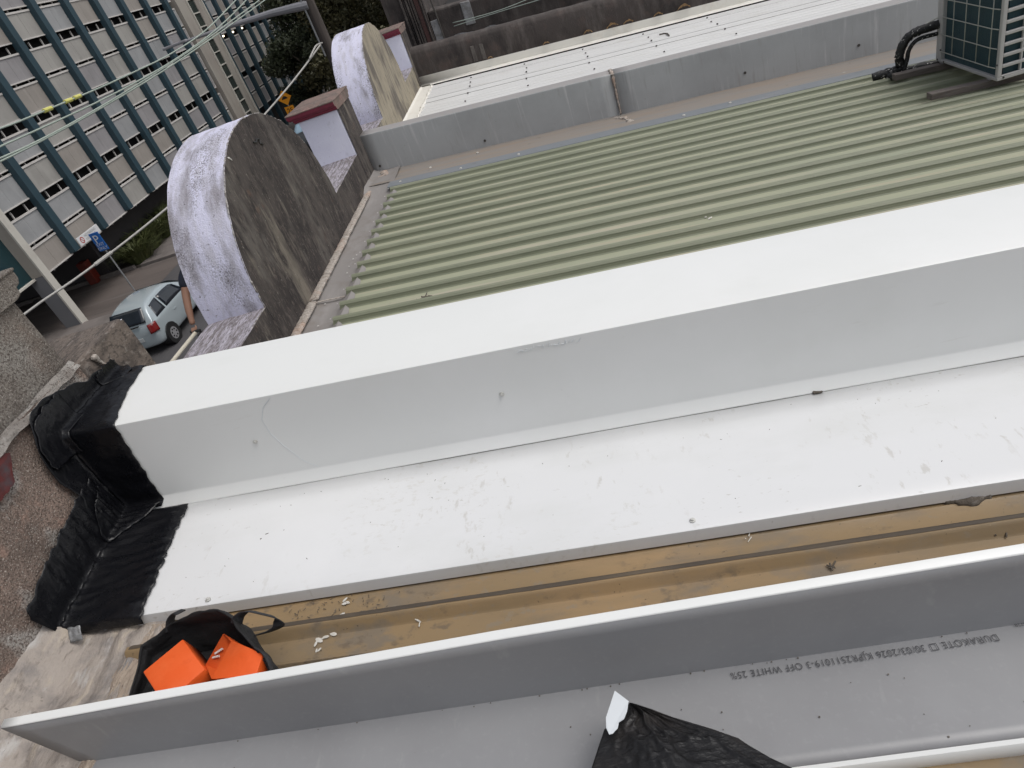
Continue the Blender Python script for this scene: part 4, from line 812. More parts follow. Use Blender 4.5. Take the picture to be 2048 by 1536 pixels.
tape('flashing_tape', 'long black tape strip wrapped over the end of the white capping', wp, [(1, 0), (.2, .9), (0, 1), (0, 1), (0, 1), (0, 1), (-.4, .8), (-1, .1), (-1, .15), (-1, .3), (-1, .5)],
     lambda s: pw_(s, [(0, .115), (.12, .12), (.33, .14), (.56, .195), (.575, .203), (.7, .185), (.85, .17), (.96, .157), (1, .15)]),
     lambda s: pw_(s, [(0, .03), (.12, .04), (.3, .07), (.5, .125), (.6, .14), (.8, .115), (1, .14)]), .003, seed=1)
ap = [(1.692, 5.732), (1.55, 5.722), (1.40, 5.713), (1.27, 5.704), (1.246, 5.700), (1.236, 5.675)]
tape('flashing_tape', 'black tape sheet lying over the left end of the white apron', ap, [(0, 1), (0, 1), (0, 1), (0, 1), (-.2, .9)],
     lambda s: pw_(s, [(0, .262), (.05, .265), (.3, .262), (.6, .27), (.9, .275), (1, .275)]), lambda s: pw_(s, [(0, .20), (.5, .175), (1, .135)]), .004, seed=5, wr_=.006, rag=.012)
tape('flashing_tape', 'black tape patch pressed into the inner corner, its lower tip pointing down', [(1.722, 5.738), (1.64, 5.728), (1.56, 5.724)], [(-.2, 1), (0, 1), (0, 1)],
     lambda s: pw_(s, [(0, .15), (.35, .12), (.8, .045), (1, .02)]), lambda s: pw_(s, [(0, .15), (.6, .13), (1, .04)]), .012, n=26, m=30, seed=9, wr_=.006)
tape('flashing_tape', 'square black tape flap stuck on the wall at the capping front corner', [(1.83, 6.0935), (1.737, 6.0935), (1.7285, 6.085), (1.7285, 6.02)], [(0, 1), (0, 1), (-.3, .85), (-1, .2), (-1, .1)],
     lambda s: .036, lambda s: .112, .010, n=26, m=30, seed=13, rag=.003, wr_=.003)
tape('flashing_tape', 'round ended black tape patch at the back of the capping below the block', [(2.13, 6.0935), (2.06, 6.0935), (2.0, 6.0935)], [(0, 1), (0, 1)],
     lambda s: pw_(s, [(0, .05), (.3, .085), (.7, .075), (1, .0)]), lambda s: pw_(s, [(0, .05), (.5, .06), (1, .045)]), .010, n=20, m=30, seed=17, rag=.003, wr_=.003)
clr = B().grid(lambda u, v: (.09+.045*u, 1.228-.028*v, 5.715 - .035*v + .008*nv(u, v, 1, 5)), 6, 6)
tag(clr.build('clear_film_scrap', M['film'], solid=.001, smooth='all'), 'crumpled pale film scrap at the lower tape edge', 'film')

# ================================================================== SECOND PARTY WALL (GREY METAL)
w2 = thing('party_wall', 'weathered grey metal clad party wall between green and white roofs', 'wall', (0, 6.67, 5.4))
B().box((.0, 6.592, 4.9), (9.5, 6.755, 5.755), S).build('brick_core', M['brown_render'], w2)
prof = [(6.772, 5.70), (6.772, 5.768), (6.769, 5.7705), (6.583, 5.7705), (6.5805, 5.768), (6.579, 5.76), (6.575, 5.40), (6.571, 5.395)]
for (xa, xb) in ((.0, 2.425), (2.432, 5.9), (5.907, 9.5)):
    mi_ = B(); n = len(prof)
    mi_.strip_x(prof, xa, xb, nx=20); o = mi_.build('metal_sheet', [M['w2_face'], M['w2_cap']], w2, smooth=True, solid=.0015)
    for p_ in o.data.polygons: p_.material_index = 1 if abs(p_.normal.z) > .8 and p_.center.z > -.3 and p_.center.y > -.1 and abs(p_.normal.y) < .4 and (p_.center.z + ORG[w2].z - S*p_.center.x) > 5.7 else 0
lump_tube([(2.43, 6.76, 5.578), (2.43, 6.60, 5.580), (2.43, 6.574, 5.565), (2.43, 6.570, 5.40), (2.432, 6.566, 5.21)], .013, 'sealant_bead', M['mortar'], w2, amp=.8, k=30)
lump_tube([(2.37, 6.50, 5.205), (2.44, 6.42, 5.20), (2.47, 6.28, 5.195), (2.49, 6.18, 5.19)], .022, 'sealant_blob', M['mortar'], w2, amp=1.0, k=16)
for (x, z) in [(1.135, 5.348), (.075, 5.432), (3.583, 5.196), (4.573, 5.117)]:
    B().disc((x, 6.574, z+.02), (0, -1, 0), .012, .01, 10).build('rivet', M['dark_screw'], w2)
base = [(6.577, 5.402), (6.55, 5.3995), (6.30, 5.403), (6.12, 5.4205), (6.098, 5.4225)]
B().strip_x(base, .0, 9.5, nx=30).build('base_flashing', M['flash_brown'], w2, smooth=True)
B().strip_x([(6.100, 5.4232), (6.0, 5.4246), (5.945, 5.4250), (5.940, 5.4242), (5.938, 5.416)], .235, 9.5, nx=30).build('flashing_edge', M['flash_grey'], w2, smooth=True)
b = B()
for (x, y) in [(.35, 6.02), (.92, 5.99), (.6, 6.3), (1.45, 6.0), (1.05, 6.42), (2.9, 6.0), (3.3, 6.05), (4.3, 6.2)]:
    b.disc((x, y, 5.4075+S*x + (.018 if y < 6.12 else 0)), (0, 0, 1), .012, .008, 7)
tag(b.build('sealant_drips', M['debris_pale'], w2, jitter=.004, jscale=60), kind='stuff')
lump_tube([(.10, 6.50, 5.40), (.14, 6.40, 5.40), (.07, 6.36, 5.40)], .03, 'mortar_corner', M['mortar'], w2, amp=.8, k=16)

# ================================================================== DARK PARTY WALL AND FAR BUILDING
w3 = thing('party_wall', 'black stained rendered party wall on the far side of the white roof', 'wall', (0, 10.9, 5.4))
def w3f(u, v):
    x = .0 + 9.5*u
    pts_ = [(10.745, 5.50), (10.745, 5.62), (10.75, 5.76), (10.765, 5.83), (10.80, 5.87), (10.86, 5.885), (11.0, 5.885), (11.1, 5.86)]
    k = v*(len(pts_)-1); i = min(int(k), len(pts_)-2); y = lerp(pts_[i][0], pts_[i+1][0], k-i); z = lerp(pts_[i][1], pts_[i+1][1], k-i)
    return (x, y + .012*nv(x, y, z, 4) + .004*nv(x, y, z, 20), z + S*x + .012*nv(x, y, z, 3))
B().grid(w3f, 160, 21).build('render_coat', M['dark_wall'], w3, smooth='all')
B().box((0, 10.80, 4.9), (9.5, 11.06, 5.80), S).build('brick_core', M['dark_wall'], w3)
B().strip_x([(10.745, 5.50), (10.738, 5.502), (10.736, 5.495), (10.735, 5.40), (10.62, 5.393)], .0, 9.5, nx=10).build('wall_flashing', M['cream_gutter'], w3, smooth=True, solid=.001)
B().strip_x([(10.635, 5.392), (10.60, 5.400), (10.575, 5.400), (10.565, 5.391)], .15, 9.5, nx=6).build('flashing_roll', M['cream_gutter'], w3, smooth=True)
for (x, y) in ((.86, 0), (.99, 0)):
    B().box((x, 10.731, 5.52), (x+.06, 10.747, 5.73), S).build('render_patch', M['stain'], w3, bevel=.01, jitter=.008, jscale=20)
for i, (x, w_) in enumerate(((1.1, .05), (1.93, .06), (2.54, .09), (2.89, .11), (3.12, .09), (3.54, .08), (3.9, .12))):
    b = B().grid(lambda u, v: (x + w_*1.6*(u-.5), 10.735 - .03*v - .012*math.sin(math.pi*u), 5.515 + S*x + w_*.75*math.sin(math.pi*u)*(.35+v*.4) + .02*nv(u*2, v*3, i, 3)), 10, 5)
    b.build('moss_tuft', M['moss'], w3, smooth='all', jitter=.006, jscale=50)
fb = thing('far_building', 'dark stained taller building beyond the white roof with vertical mouldings', 'building', (0, 12.3, 5))
B().box((-.38, 12.02, 4.5), (.24, 16, 9.0)).build('end_pier', M['dark_wall'], fb)
for i, (x, w_, d, m) in enumerate(((-.10, .035, .05, 'arch_back'), (-.05, .02, .03, 'dark_wall'), (-.015, .03, .06, 'arch_back'), (.03, .02, .05, 'dark_wall'), (.065, .03, .03, 'arch_back'), (.11, .07, .012, 'red_dark'), (.20, .02, .035, 'arch_back'))):
    mm = M.get(m) or M.setdefault('red_dark', mat('red_dark', (.075, .035, .03), [((.04, .022, .02), 4, (2, 1, .6), .45, .65, .8)], .8, .2, 40))
    B().box((x, 12.02-d, 5.2), (x+w_, 12.03, 9.0)).build('moulding', mm, fb, bevel=.006)
B().box((.245, 12.08, 5.0), (9.5, 12.5, 6.19), S).build('side_wall', M['dark_wall'], fb, bevel=.03, subdiv=2, jitter=.012, jscale=3)
B().box((.25, 12.06, 5.5), (.385, 12.12, 6.03)).build('render_patch', M['patch_grey'], fb, bevel=.01, jitter=.012, jscale=12)
B().box((.79, 12.06, 5.86), (.94, 12.14, 6.19), S).build('render_patch', M['patch_grey'], fb, bevel=.01, jitter=.012, jscale=12)
B().grid(lambda u, v: (.55+2.2*u, 12.065, 5.60 + S*(.55+2.2*u) + (.17 - .06*u)*v*(1+.5*nv(u*3, 1, 2, 3))), 30, 4).build('render_patch', M['patch_grey'], fb)
B().strip_x([(11.08, 5.60), (11.9, 5.62), (12.08, 5.66)], .1, 9.5, nx=6).build('valley_flashing', M['patch_grey'], fb)
B().tube([(.385, 12.04, 5.2), (.385, 12.03, 5.8), (.38, 12.05, 6.1), (.36, 12.04, 6.5), (.37, 12.05, 7.2)], .014, 6).build('drain_pipe', M['dark_screw'], fb)
B().box((.3, 12.5, 5.0), (9.5, 20, 6.05), S).build('roof', M['black_void'], fb)
for k, dz in enumerate((0, .05)):
    o = wire([(.60, 11.95, 5.86+dz), (1.4, 11.85, 5.84+dz*.4), (2.4, 11.8, 5.80+dz*1.8), (4.0, 11.8, 5.80+dz)], .006, 'thin_wire', ['lower thin pale wire strung before the dark far wall', 'upper thin pale wire strung before the dark far wall'][k], M['wire'])

# ================================================================== AIR CONDITIONER ON THE GREEN ROOF
ac = thing('air_conditioner', 'grey outdoor air conditioner with dark green coil on the green roof', 'air conditioner', (4.96, 5.3, 5.1))
x0, x1, y0, y1, zb, zt = 4.80, 5.13, 4.914, 5.71, 5.085, 5.78
b = B(); b.box((x0, y0, zb), (x1, y1, zb+.022)); b.build('base_pan', M['ac_case'], ac, bevel=.004)
b = B(); b.box((x0, y0, zb+.022), (x0+.028, y0+.03, zt)); b.build('corner_post', M['ac_case'], ac, bevel=.005)
B().box((x0-.006, y1-.075, zb+.0), (x1, y1, zt)).build('side_casing', M['ac_case'], ac, bevel=.006)
B().box((x1-.02, y0+.032, zb+.022), (x1, y1-.08, zt)).build('front_casing', M['ac_case'], ac, bevel=.004)
B().box((x0-.005, y0-.004, zt), (x1+.005, y1+.004, zt+.03)).build('top_cover', M['ac_case'], ac, bevel=.008)
B().box((x0+.022, y0+.03, zb+.022), (x0+.045, y1-.076, zt)).build('coil', M['ac_coil'], ac)
B().box((x0+.05, y0+.028, zb+.022), (x1-.022, y0+.04, zt)).build('side_coil', M['ac_coil'], ac)
gb = B()
for y in (5.0165, 5.1755, 5.3315, 5.4885): gb.tube([(x0-.004, y, zb+.075), (x0-.004, y, zt)], .0034, 6)
for z in (5.167, 5.290, 5.4125, 5.535, 5.658): gb.tube([(x0-.008, y0+.02, z+.005), (x0-.008, 5.01, z), (x0-.008, y1-.07, z)], .0034, 6)
gb.build('wire_guard', M['ac_wire'], ac, smooth='all')
lg = B()
zs = [5.116 + .0693*i for i in range(11)]
for i, z in enumerate(zs): lg.box((x0+.028, y0, z-.022 if i else zb+.022), (x1, y0+.022, z))
for x in (4.939, 5.048, 5.118): lg.box((x, y0+.001, zb+.03), (x+.013, y0+.021, zt))
lg.build('side_grille', M['ac_case'], ac, bevel=.005)
for (x, y, z, ax) in ((x0-.007, y1-.068, 5.176, (-1, 0, 0)), (x0-.007, y1-.03, 5.10, (-1, 0, 0)), (x0, 5.60, 5.095, (-1, 0, 0)), (x0, y0+.012, 5.19, (-1, 0, 0)), (x0+.04, y0, 5.10, (0, -1, 0))):
    B().disc((x, y, z), ax, .007, .006, 8).build('screw', M['dark_screw'], ac)
for k in range(2):
    y = (5.03, 5.66)[k]
    for x in (4.86, 5.09):
        B().box((x-.05, y-.02, 5.052), (x+.03, y+.025, 5.086)).build('foot', M['ac_case'], ac, bevel=.006)
bt = B().box((4.42, 5.0, 5.418), (6.2, 5.07, 5.4625), S).build('timber_batten', M['timber'], bevel=.004)
tag(bt, 'near weathered timber batten under the air conditioner', 'timber', 'battens under the air conditioner')
bt = B().box((4.46, 5.625, 5.418), (6.2, 5.69, 5.4625), S).build('timber_batten', M['timber'], bevel=.004)
tag(bt, 'far weathered timber batten under the air conditioner, beside the pipes', 'timber', 'battens under the air conditioner')
pp = [(4.36, 5.80, 5.075), (4.46, 5.77, 5.09), (4.545, 5.749, 5.10), (4.54, 5.745, 5.19), (4.562, 5.74, 5.27), (4.61, 5.73, 5.325), (4.68, 5.715, 5.345), (4.80, 5.70, 5.35)]
pb = thing('insulated_pipes', 'black taped refrigerant pipes curving into the air conditioner', 'pipes', (4.5, 5.75, 5.08))
def smooth_path(pts, k=6):
    P = [Vector(p) for p in pts]; out = []
    for i in range(len(P)-1):
        p0, p1, p2, p3 = P[max(i-1, 0)], P[i], P[i+1], P[min(i+2, len(P)-1)]
        for j in range(k):
            t = j/k; out.append(.5*((2*p1)+(p2-p0)*t+(2*p0-5*p1+4*p2-p3)*t*t+(3*p1-p0-3*p2+p3)*t**3))
    return out + [P[-1]]
sp = smooth_path(pp); B().tube(sp, [.034 + .007*nv(i*.7, 1, 2, 1) for i in range(len(sp))], 9).build('taped_bundle', M['pipe_black'], pb, smooth='all', jitter=.004, jscale=50)
sp = smooth_path([(4.56, 5.72, 5.07), (4.585, 5.72, 5.15), (4.60, 5.715, 5.23), (4.66, 5.71, 5.285), (4.80, 5.70, 5.285)]); B().tube(sp, .016, 8).build('copper_pipe', M['pipe_black'], pb, smooth='all')
sp = smooth_path([(4.53, 5.78, 5.07), (4.65, 5.76, 5.065), (4.85, 5.74, 5.05), (5.1, 5.73, 5.03)]); B().tube(sp, .026, 8).build('taped_bundle', M['pipe_black'], pb, smooth='all', jitter=.008, jscale=40)
lump_tube([(4.44, 5.76, 5.07), (4.52, 5.74, 5.065), (4.60, 5.73, 5.06)], .045, 'pipe_sleeve', M['pipe_black'], pb, amp=.6, k=20)
B().tube(smooth_path([(4.62, 5.72, 5.335), (4.72, 5.71, 5.38), (4.80, 5.70, 5.40)]), .005, 6).build('drain_wire', M['ac_wire'], pb)

# ================================================================== LOOSE FLASHING TRAY IN FRONT
ty = thing('flashing_tray', 'loose folded flashing lying grey side up on the tan roof', 'metal flashing', (.3, .85, 5.62))
XR = 3.9
fold = lambda x: Vector((x, .841 + (x-.321)*.01635, 5.632 - (x-.321)*.07383))
topz = lambda x: float(np.interp(x, [.24, .65, 1.5, 2.57, 4], [5.832, 5.817, 5.777, 5.705, 5.605]))
b = B(); n = 70; vs = []
for i in range(n+1):
    x = .321 + (XR-.321)*i/n; f = fold(x); xt = x - .081*(1-i/n)**3; wv = .0016*nv(x, 0, 1, 2.2)
    for k in range(7): vs.append((lerp(xt, x, k/6), f.y + wv*math.sin(math.pi*k/6) - .002*(k/6), lerp(topz(xt), f.z, k/6)))
    for k in range(1, 9):
        w_ = .231*k/8; vs.append((x, f.y - w_, f.z + .0022*nv(x, w_*3, 5, 2) + .0*w_))
b.v = vs; b.f = [(i*15+j, (i+1)*15+j, (i+1)*15+j+1, i*15+j+1) for i in range(n) for j in range(14)]; b.mi = [0]*len(b.f)
b.build('tray_sheet', M['grey_back'], ty, smooth=True, solid=.0012)
b = B(); vs = []
for i in range(n+1):
    x = .240 + (XR-.240)*i/n; f = fold(x); z = topz(x)
    by = 0; vs += [(x, f.y+.0005+by, z), (x, f.y+.004+by, z+.002), (x, f.y+.022+by, z+.0045), (x, f.y+.024+by, z+.002)]
b.v = vs; b.f = [(i*4+j, (i+1)*4+j, (i+1)*4+j+1, i*4+j+1) for i in range(n) for j in range(3)]; b.mi = [0]*len(b.f)
b.build('top_lip', M['white_metal'], ty, smooth=True, solid=.001)
b = B(); vs = []
for i in range(n+1):
    x = .321 + (XR-.321)*i/n; f = fold(x); y = f.y-.231
    vs += [(x, y, f.z+.001), (x, y-.002, f.z+.010), (x, y-.012, f.z+.012), (x, y-.016, f.z+.004), (x, y-.017, f.z-.06)]
b.v = vs; b.f = [(i*5+j, (i+1)*5+j, (i+1)*5+j+1, i*5+j+1) for i in range(n) for j in range(4)]; b.mi = [0]*len(b.f)
b.build('near_lip', M['white_metal'], ty, smooth=True, solid=.001)
xd = (fold(1.0)-fold(2.0)).normalized(); yd = Vector((0, -1, 0)); yd = (yd - xd*yd.dot(xd)).normalized()
f0 = fold(2.53); text_mesh('DURAKOTE \u25A1 30/03/2026 KJPR2511019-3 OFF WHITE 25%', 'printed_lettering', M['ink'], ty, f0 + Vector((0, -.0225+.004, 0)), xd, yd, .0225, lift=.0036, spacing=1.12, squeeze=.895)
f0 = fold(2.64); text_mesh('FOR IN\nGRD AS2728', 'printed_lettering', M['ink'], ty, f0 + Vector((0, -.012, 0)), xd, yd, .010, lift=.0036, squeeze=1.2)
b = B()
for i in range(46):
    x = .6 + 2.4*gt.random(); f = fold(x); q = .004 + (.004*gt.random() if i < 22 else .06 + .15*gt.random())
    b.disc((x, f.y-q, f.z+.0025), (0, 0, 1), .0008+.0013*gt.random(), .001, 6)
tag(b.build('dirt_specks', M['debris'], ty), kind='stuff')

# ================================================================== METAL OFFCUT WRAPPED IN BLACK PLASTIC
rows = [((1.7416, .7561, 5.63), (1.7468, .7552, 5.63)), ((1.737, .7392, 5.635), (1.7921, .73, 5.635)), ((1.7315, .7228, 5.64), (1.8267, .7072, 5.64)), ((1.6879, .70, 5.65), (1.8983, .6668, 5.65)), ((1.6806, .6807, 5.655), (1.9406, .6406, 5.655)),
        ((1.675, .6654, 5.66), (1.9556, .623, 5.66)), ((1.6654, .6405, 5.665), (1.9862, .5938, 5.665)), ((1.6575, .6199, 5.67), (2.018, .569, 5.67)), ((1.6322, .5624, 5.68), (2.09, .5036, 5.68)), ((1.603, .478, 5.70), (2.1651, .4161, 5.70))]
def plf(u, v):
    k = u*(len(rows)-1); i = min(int(k), len(rows)-2); f = k-i
    l = Vector(rows[i][0]).lerp(Vector(rows[i+1][0]), f); r_ = Vector(rows[i][1]).lerp(Vector(rows[i+1][1]), f)
    p = l.lerp(r_, v); e = min(1, 4*v, 5*(1-v), u*6+.1)
    def ridge(a, s): return (1-abs(noise.noise(Vector((p.x*a+s, p.y*a*1.6, s)))))**3
    rd = lambda a, c_, s: (1-abs(noise.noise(Vector((v*a + .25*noise.noise(Vector((u*3, v*3, s))), u*c_, s)))))**4
    cr = .014*rd(3.2, 1.0, 1.3) + .008*rd(8, 2.2, 4.1) + .004*rd(7, 9, 7.7) + .0025*rd(22, 5, 2.2)
    return p + Vector((0, .2, 1)).normalized()*(cr-.012)*e + Vector((0, 0, .03*math.sin(math.pi*v)*u))
wrp = B().grid(plf, 90, 90).build('plastic_wrap', M['plastic_wrap'], smooth='all', solid=.001)
tag(wrp, 'crumpled black plastic film lying on the grey tray', 'plastic film')
ofc = [(1.7202, .7721, 5.65), (1.7461, .7437, 5.652), (1.7405, .7199, 5.658), (1.7329, .7031, 5.663), (1.7219, .6978, 5.664), (1.7186, .6853, 5.667), (1.7076, .6752, 5.669), (1.7005, .6738, 5.67), (1.6956, .6889, 5.667), (1.6969, .712, 5.663)]
b = B(); b.add([(x, y, z+.006) for x, y, z in ofc], [tuple(range(len(ofc)))])
tag(b.build('metal_offcut', M['offcut'], solid=.0012), 'pointed pale metal offcut poking out of the black plastic', 'metal offcut')

# ================================================================== BLACK TOOL BAG WITH ORANGE BINS
bag = thing('tool_bag', 'open black fabric tool bag standing on the tan roof', 'bag', (.60, 1.03, 5.58))
RIM = [(.885, .930, 5.705), (.868, .962, 5.728), (.818, 1.012, 5.748), (.772, 1.060, 5.768), (.752, 1.082, 5.776), (.732, 1.098, 5.782), (.706, 1.111, 5.786), (.679, 1.117, 5.787), (.648, 1.119, 5.783), (.616, 1.120, 5.775), (.572, 1.128, 5.760), (.532, 1.130, 5.750), (.480, 1.112, 5.732), (.452, 1.102, 5.728), (.438, 1.088, 5.732), (.445, 1.020, 5.712), (.455, .950, 5.698), (.500, .905, 5.680), (.640, .890, 5.672), (.800, .890, 5.672)]
def bagf(u, v):
    k = (u % 1)*len(RIM); i = int(k) % len(RIM); f = k-int(k); p = Vector(RIM[i]).lerp(Vector(RIM[(i+1) % len(RIM)]), f)
    base = Vector((.655 + (p.x-.655)*.93, 1.01 + (p.y-1.01)*.90, 0)); base.z = 5.656 + S*base.x
    q = base.lerp(p, v); o_ = Vector((q.x-.655, q.y-1.01, 0)); o_.normalize()
    return q + o_*(.016*math.sin(math.pi*v) + .010*nv(q.x, q.y, v*.3, 11) + .006*nv(q.x, q.y, v, 25)) + Vector((0, 0, .004*nv(q.x, q.y, 1, 14)*v))
B().grid(bagf, 120, 16).build('bag_wall', M['bag'], bag, smooth='all', solid=.004)
fl = B(); fl.add([tuple(bagf(i/40, .05)) for i in range(40)], [tuple(range(40))]); fl.build('bag_base', M['bag'], bag)
def strap(pts, w, name, ax=(0, 0, 1)):
    P = smooth_path(pts, 7); b = B(); vs = []
    for i, p in enumerate(P):
        t = (P[min(i+1, len(P)-1)]-P[max(i-1, 0)]).normalized(); s_ = t.cross(Vector(ax)).normalized()*w/2 if abs(t.dot(Vector(ax))) < .98 else Vector((w/2, 0, 0))
        vs += [p-s_, p+s_]
    b.add(vs, [(2*i, 2*i+1, 2*i+3, 2*i+2) for i in range(len(P)-1)]); return b.build(name, M['strap'], bag, smooth='all', solid=.003)
strap([(.758, 1.076, 5.755), (.772, 1.084, 5.772), (.800, 1.088, 5.780), (.832, 1.086, 5.762), (.862, 1.084, 5.735), (.858, 1.078, 5.712), (.828, 1.074, 5.702), (.785, 1.070, 5.702)], .030, 'handle', (.3, .75, .55))
strap([(.505, 1.128, 5.722), (.520, 1.142, 5.752), (.548, 1.146, 5.772), (.572, 1.138, 5.775)], .028, 'strap_end', (0, .5, .8))
strap([(.835, 1.0, 5.735), (.872, .972, 5.735), (.892, .935, 5.712), (.893, .905, 5.67)], .022, 'side_strap', (.8, .4, .3))
def rect_bin(name, label, o_, ux, uy, w, h, d, open_side=None):
    t = thing(name, label, 'bin', o_); ux = Vector(ux).normalized(); uy = (Vector(uy) - ux*Vector(uy).dot(ux)*(0 if 'tipped' in label else 1)).normalized(); uz = ux.cross(uy).normalized()
    Mx = Matrix(((ux.x, uy.x, uz.x, o_[0]), (ux.y, uy.y, uz.y, o_[1]), (ux.z, uy.z, uz.z, o_[2]), (0, 0, 0, 1)))
    return t, Mx
t, Mx = rect_bin('orange_bin', 'orange plastic bin lying face down in the bag, left of the other', (.493, .999, 5.735), (.077, .081, -.004), (.135, -.117, -.012), .112, .17, .085)
b = B(); b.box((0, 0, .0), (.118, .165, .085), mat4=Mx) if False else None
def bin_shell(Mx, w, h, d, mname, t, thick=.004):
    """flat bottom uppermost, walls slightly tapered outwards going down"""
    b = B(); e = .010
    top = [(0, 0, 0), (w, 0, 0), (w, h, 0), (0, h, 0)]; bot = [(-e, -e, -d), (w+e, -e, -d), (w+e, h+e, -d), (-e, h+e, -d)]
    vs = [Mx @ Vector(p) for p in top+bot]
    b.add(vs, [(0, 1, 2, 3), (0, 1, 5, 4), (1, 2, 6, 5), (2, 3, 7, 6), (3, 0, 4, 7)])
    return b.build(mname, M['orange'], t, bevel=.004, smooth=True, solid=thick)
zsign = 1 if (Mx @ Vector((0, 0, 1)) - Mx @ Vector((0, 0, 0))).z > 0 else -1
if zsign < 0: Mx = Mx @ Matrix.Diagonal((1, 1, -1, 1))
bin_shell(Mx, .116, .150, .08, 'bin_shell', t)
L1_, L2_ = (.689, 1.087, 5.712), (.659, 1.004, 5.700)
t, Mx = rect_bin('orange_bin', 'orange plastic bin tipped on its side holding white plugs, right of the other', (.738, 1.052, 5.742), (.120, -.062, -.006), (-.015, -.11, .0), .13, .11, .075)
if (Mx @ Vector((0, 0, 1)) - Mx @ Vector((0, 0, 0))).z < 0: Mx = Mx @ Matrix.Diagonal((1, 1, -1, 1))
b = B(); w_, h_, d_ = .128, .118, .075
vs = [Vector(p) for p in [(.751, 1.034, 5.742), (.859, .980, 5.735), (.859, .918, 5.735), (.735, .929, 5.742), L1_, (.853, .990, 5.665), (.853, .920, 5.660), L2_]]
b.add(vs, [(0, 1, 2, 3), (4, 5, 6, 7), (1, 2, 6, 5), (0, 1, 5, 4), (3, 2, 6, 7)])
b.build('bin_shell', M['orange'], t, bevel=.003, smooth=True, solid=.003)
L1_v, L2_v = Vector(L1_), Vector(L2_)
for i in range(2):
    q0 = L1_v.lerp(L2_v, .74+.12*i) + Vector((.016, .004, .006)); q1 = q0 + Vector((.022, .008-.010*i, .004))
    o = B().tube([q0, q1], .003, 8).build('wall_plug', M['white_plastic'], smooth=True)
    tag(o, ('upper white plastic wall plug inside the tipped orange bin', 'lower white plastic wall plug inside the tipped orange bin')[i], 'wall plug', 'white plugs in the orange bin')

# ================================================================== AWNING, PERSON AND PIPE IN FRONT OF THE SHOPS
aw = tag(B().box((-3.95, -4, 3.16), (-.4, 14, 3.26)).build('street_awning', M['awning']), 'flat awning over the footpath below the parapets', 'awning')
tag(B().tube([(-3.3, 7.39, 4.005), (-3.42, 6.72, 3.62), (-3.5, 6.2, 3.3)][:0] or [(-3.3, 7.385, 4.02), (-3.3, 6.741, 4.035), (-3.3, 6.2, 4.045)], .026, 14).build('cream_pipe', M['pvc'], smooth=True), 'cream plastic pipe sloping past the foot of the rounded parapet', 'pipe')
def skin_figure(name, verts, edges, radii, m, parent, root=0, sub=2):
    me = bpy.data.meshes.new(name); org = ORG.get(parent, Vector()); me.from_pydata([Vector(v)-org for v in verts], edges, []); me.materials.append(m)
    o = bpy.data.objects.new(name, me); COL.objects.link(o); o.parent = parent; ORG[o] = org
    md = o.modifiers.new('skin', 'SKIN'); md.use_smooth_shade = True
    for i, sv in enumerate(me.skin_vertices[0].data):
        r_ = radii[i]; sv.radius = r_ if isinstance(r_, tuple) else (r_, r_); sv.use_root = (i == root)
    s_ = o.modifiers.new('sub', 'SUBSURF'); s_.levels = sub; s_.render_levels = sub
    return o
pr_ = thing('person', 'person in a navy t-shirt with one bare arm hanging, holding a black tool', 'person', (-3.0, 7.9, 3.26))
V_ = [(-2.98, 7.86, 4.20), (-2.98, 7.86, 4.38), (-2.97, 7.85, 4.58), (-2.95, 7.84, 4.74), (-2.93, 7.83, 4.83), (-2.90, 7.80, 4.93), (-2.87, 7.77, 5.03), (-2.88, 7.77, 5.10),
      (-3.13, 7.87, 4.72), (-3.25, 7.78, 4.60), (-3.29, 7.66, 4.44), (-3.30, 7.54, 4.27), (-3.30, 7.47, 4.16), (-3.30, 7.44, 4.11),
      (-2.80, 7.80, 4.70), (-2.74, 7.70, 4.45), (-2.80, 7.50, 4.28), (-2.86, 7.42, 4.18),
      (-3.07, 7.87, 4.08), (-3.09, 7.85, 3.72), (-3.09, 7.89, 3.36), (-3.10, 7.78, 3.30), (-2.88, 7.86, 4.08), (-2.86, 7.84, 3.72), (-2.86, 7.88, 3.36), (-2.87, 7.77, 3.30)]
E_ = [(0, 1), (1, 2), (2, 3), (3, 4), (4, 5), (5, 6), (6, 7), (3, 8), (8, 9), (9, 10), (10, 11), (11, 12), (12, 13), (3, 14), (14, 15), (15, 16), (16, 17), (0, 18), (18, 19), (19, 20), (20, 21), (0, 22), (22, 23), (23, 24), (24, 25)]
R_ = [(.15, .12), (.14, .11), (.16, .12), (.14, .10), .058, .075, .095, .07, .078, .064, .054, .049, .037, .04, .07, .052, .045, .034, .09, .065, .05, .045, .09, .065, .05, .045]
skin_figure('body', V_, E_, R_, M['skin'], pr_)
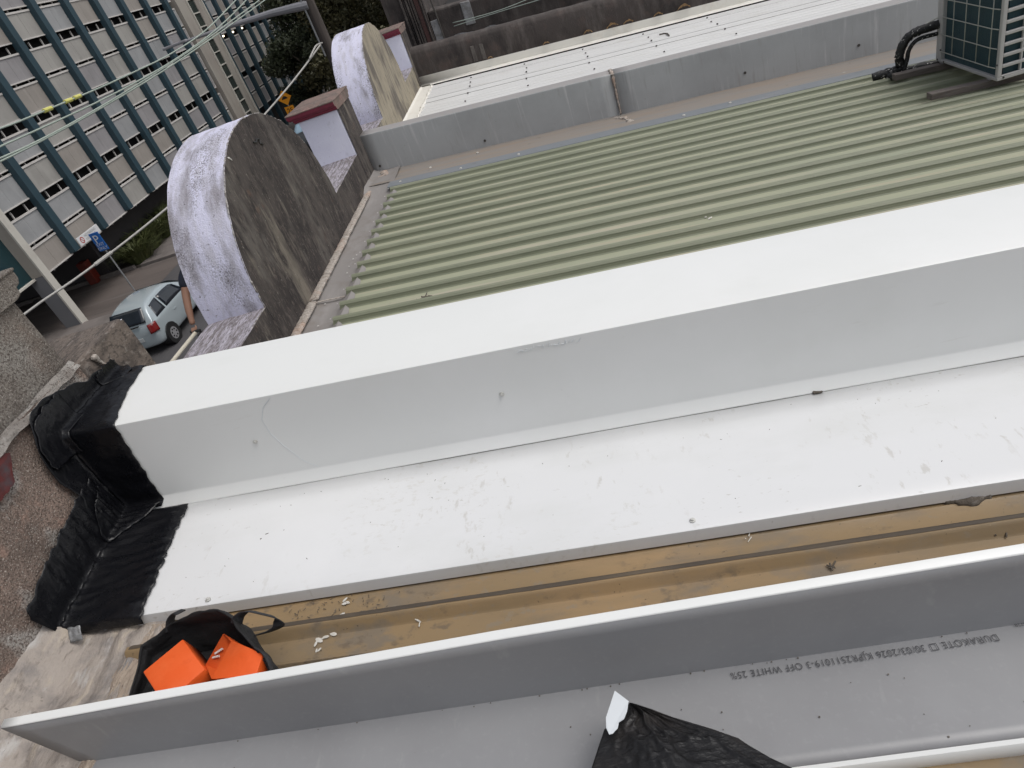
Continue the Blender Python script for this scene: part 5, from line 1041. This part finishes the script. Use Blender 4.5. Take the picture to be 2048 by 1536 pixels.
sh = [(-2.98, 7.86, 4.16), (-2.98, 7.86, 4.38), (-2.97, 7.85, 4.58), (-2.955, 7.842, 4.75), (-3.13, 7.87, 4.73), (-3.25, 7.79, 4.62), (-3.285, 7.69, 4.495), (-2.80, 7.80, 4.71), (-2.75, 7.73, 4.53)]
skin_figure('t_shirt', sh, [(0, 1), (1, 2), (2, 3), (3, 4), (4, 5), (5, 6), (3, 7), (7, 8)], [(.175, .14), (.17, .135), (.185, .14), (.155, .115), .088, .088, .078, .088, .08], M['navy'], pr_)
skin_figure('trousers', [(-2.98, 7.86, 4.20), (-3.07, 7.87, 4.06), (-3.09, 7.85, 3.72), (-3.09, 7.89, 3.36), (-2.88, 7.86, 4.06), (-2.86, 7.84, 3.72), (-2.86, 7.88, 3.36)], [(0, 1), (1, 2), (2, 3), (0, 4), (4, 5), (5, 6)], [(.17, .14), .11, .085, .07, .11, .085, .07], M['black'], pr_)
hb_ = B().disc((0, 0, 0), (0, 0, 1), .1, .1, 8)
b = B().grid(lambda u, v: (-2.875 + .108*math.sin(math.pi*v*.6)*math.cos(2*math.pi*u), 7.775 + .115*math.sin(math.pi*v*.6)*math.sin(2*math.pi*u), 5.045 + .115*math.cos(math.pi*v*.6)), 16, 8); b.build('hair', M['hair'], pr_, smooth='all')
for k in range(4):                              # fingers curled round the tool grip
    a = (-3.325+.016*k, 7.425, 4.085); skin_figure('finger', [a, (a[0]-.004, 7.395, 4.062-.004*k), (a[0], 7.385, 4.035-.003*k), (a[0]+.002, 7.402, 4.018)], [(0, 1), (1, 2), (2, 3)], [.0095, .009, .0085, .007], M['skin'], pr_)
skin_figure('thumb', [(-3.275, 7.44, 4.10), (-3.262, 7.415, 4.072), (-3.272, 7.395, 4.052)], [(0, 1), (1, 2)], [.011, .010, .008], M['skin'], pr_)
B().disc((-3.28, 7.83, 5.02), (0, 0, 1), .001, .001, 4) if False else None
tl = thing('hand_tool', 'black power tool held in the hand of the person', 'tool', (-3.28, 7.40, 4.0))
b = B(); b.tube([(-3.36, 7.405, 4.045), (-3.22, 7.39, 4.035)], .019, 10); b.build('grip', M['black'], tl, smooth=True)
B().box((-3.25, 7.30, 3.90), (-3.10, 7.42, 4.02)).build('tool_body', M['black'], tl, bevel=.02, smooth=True)
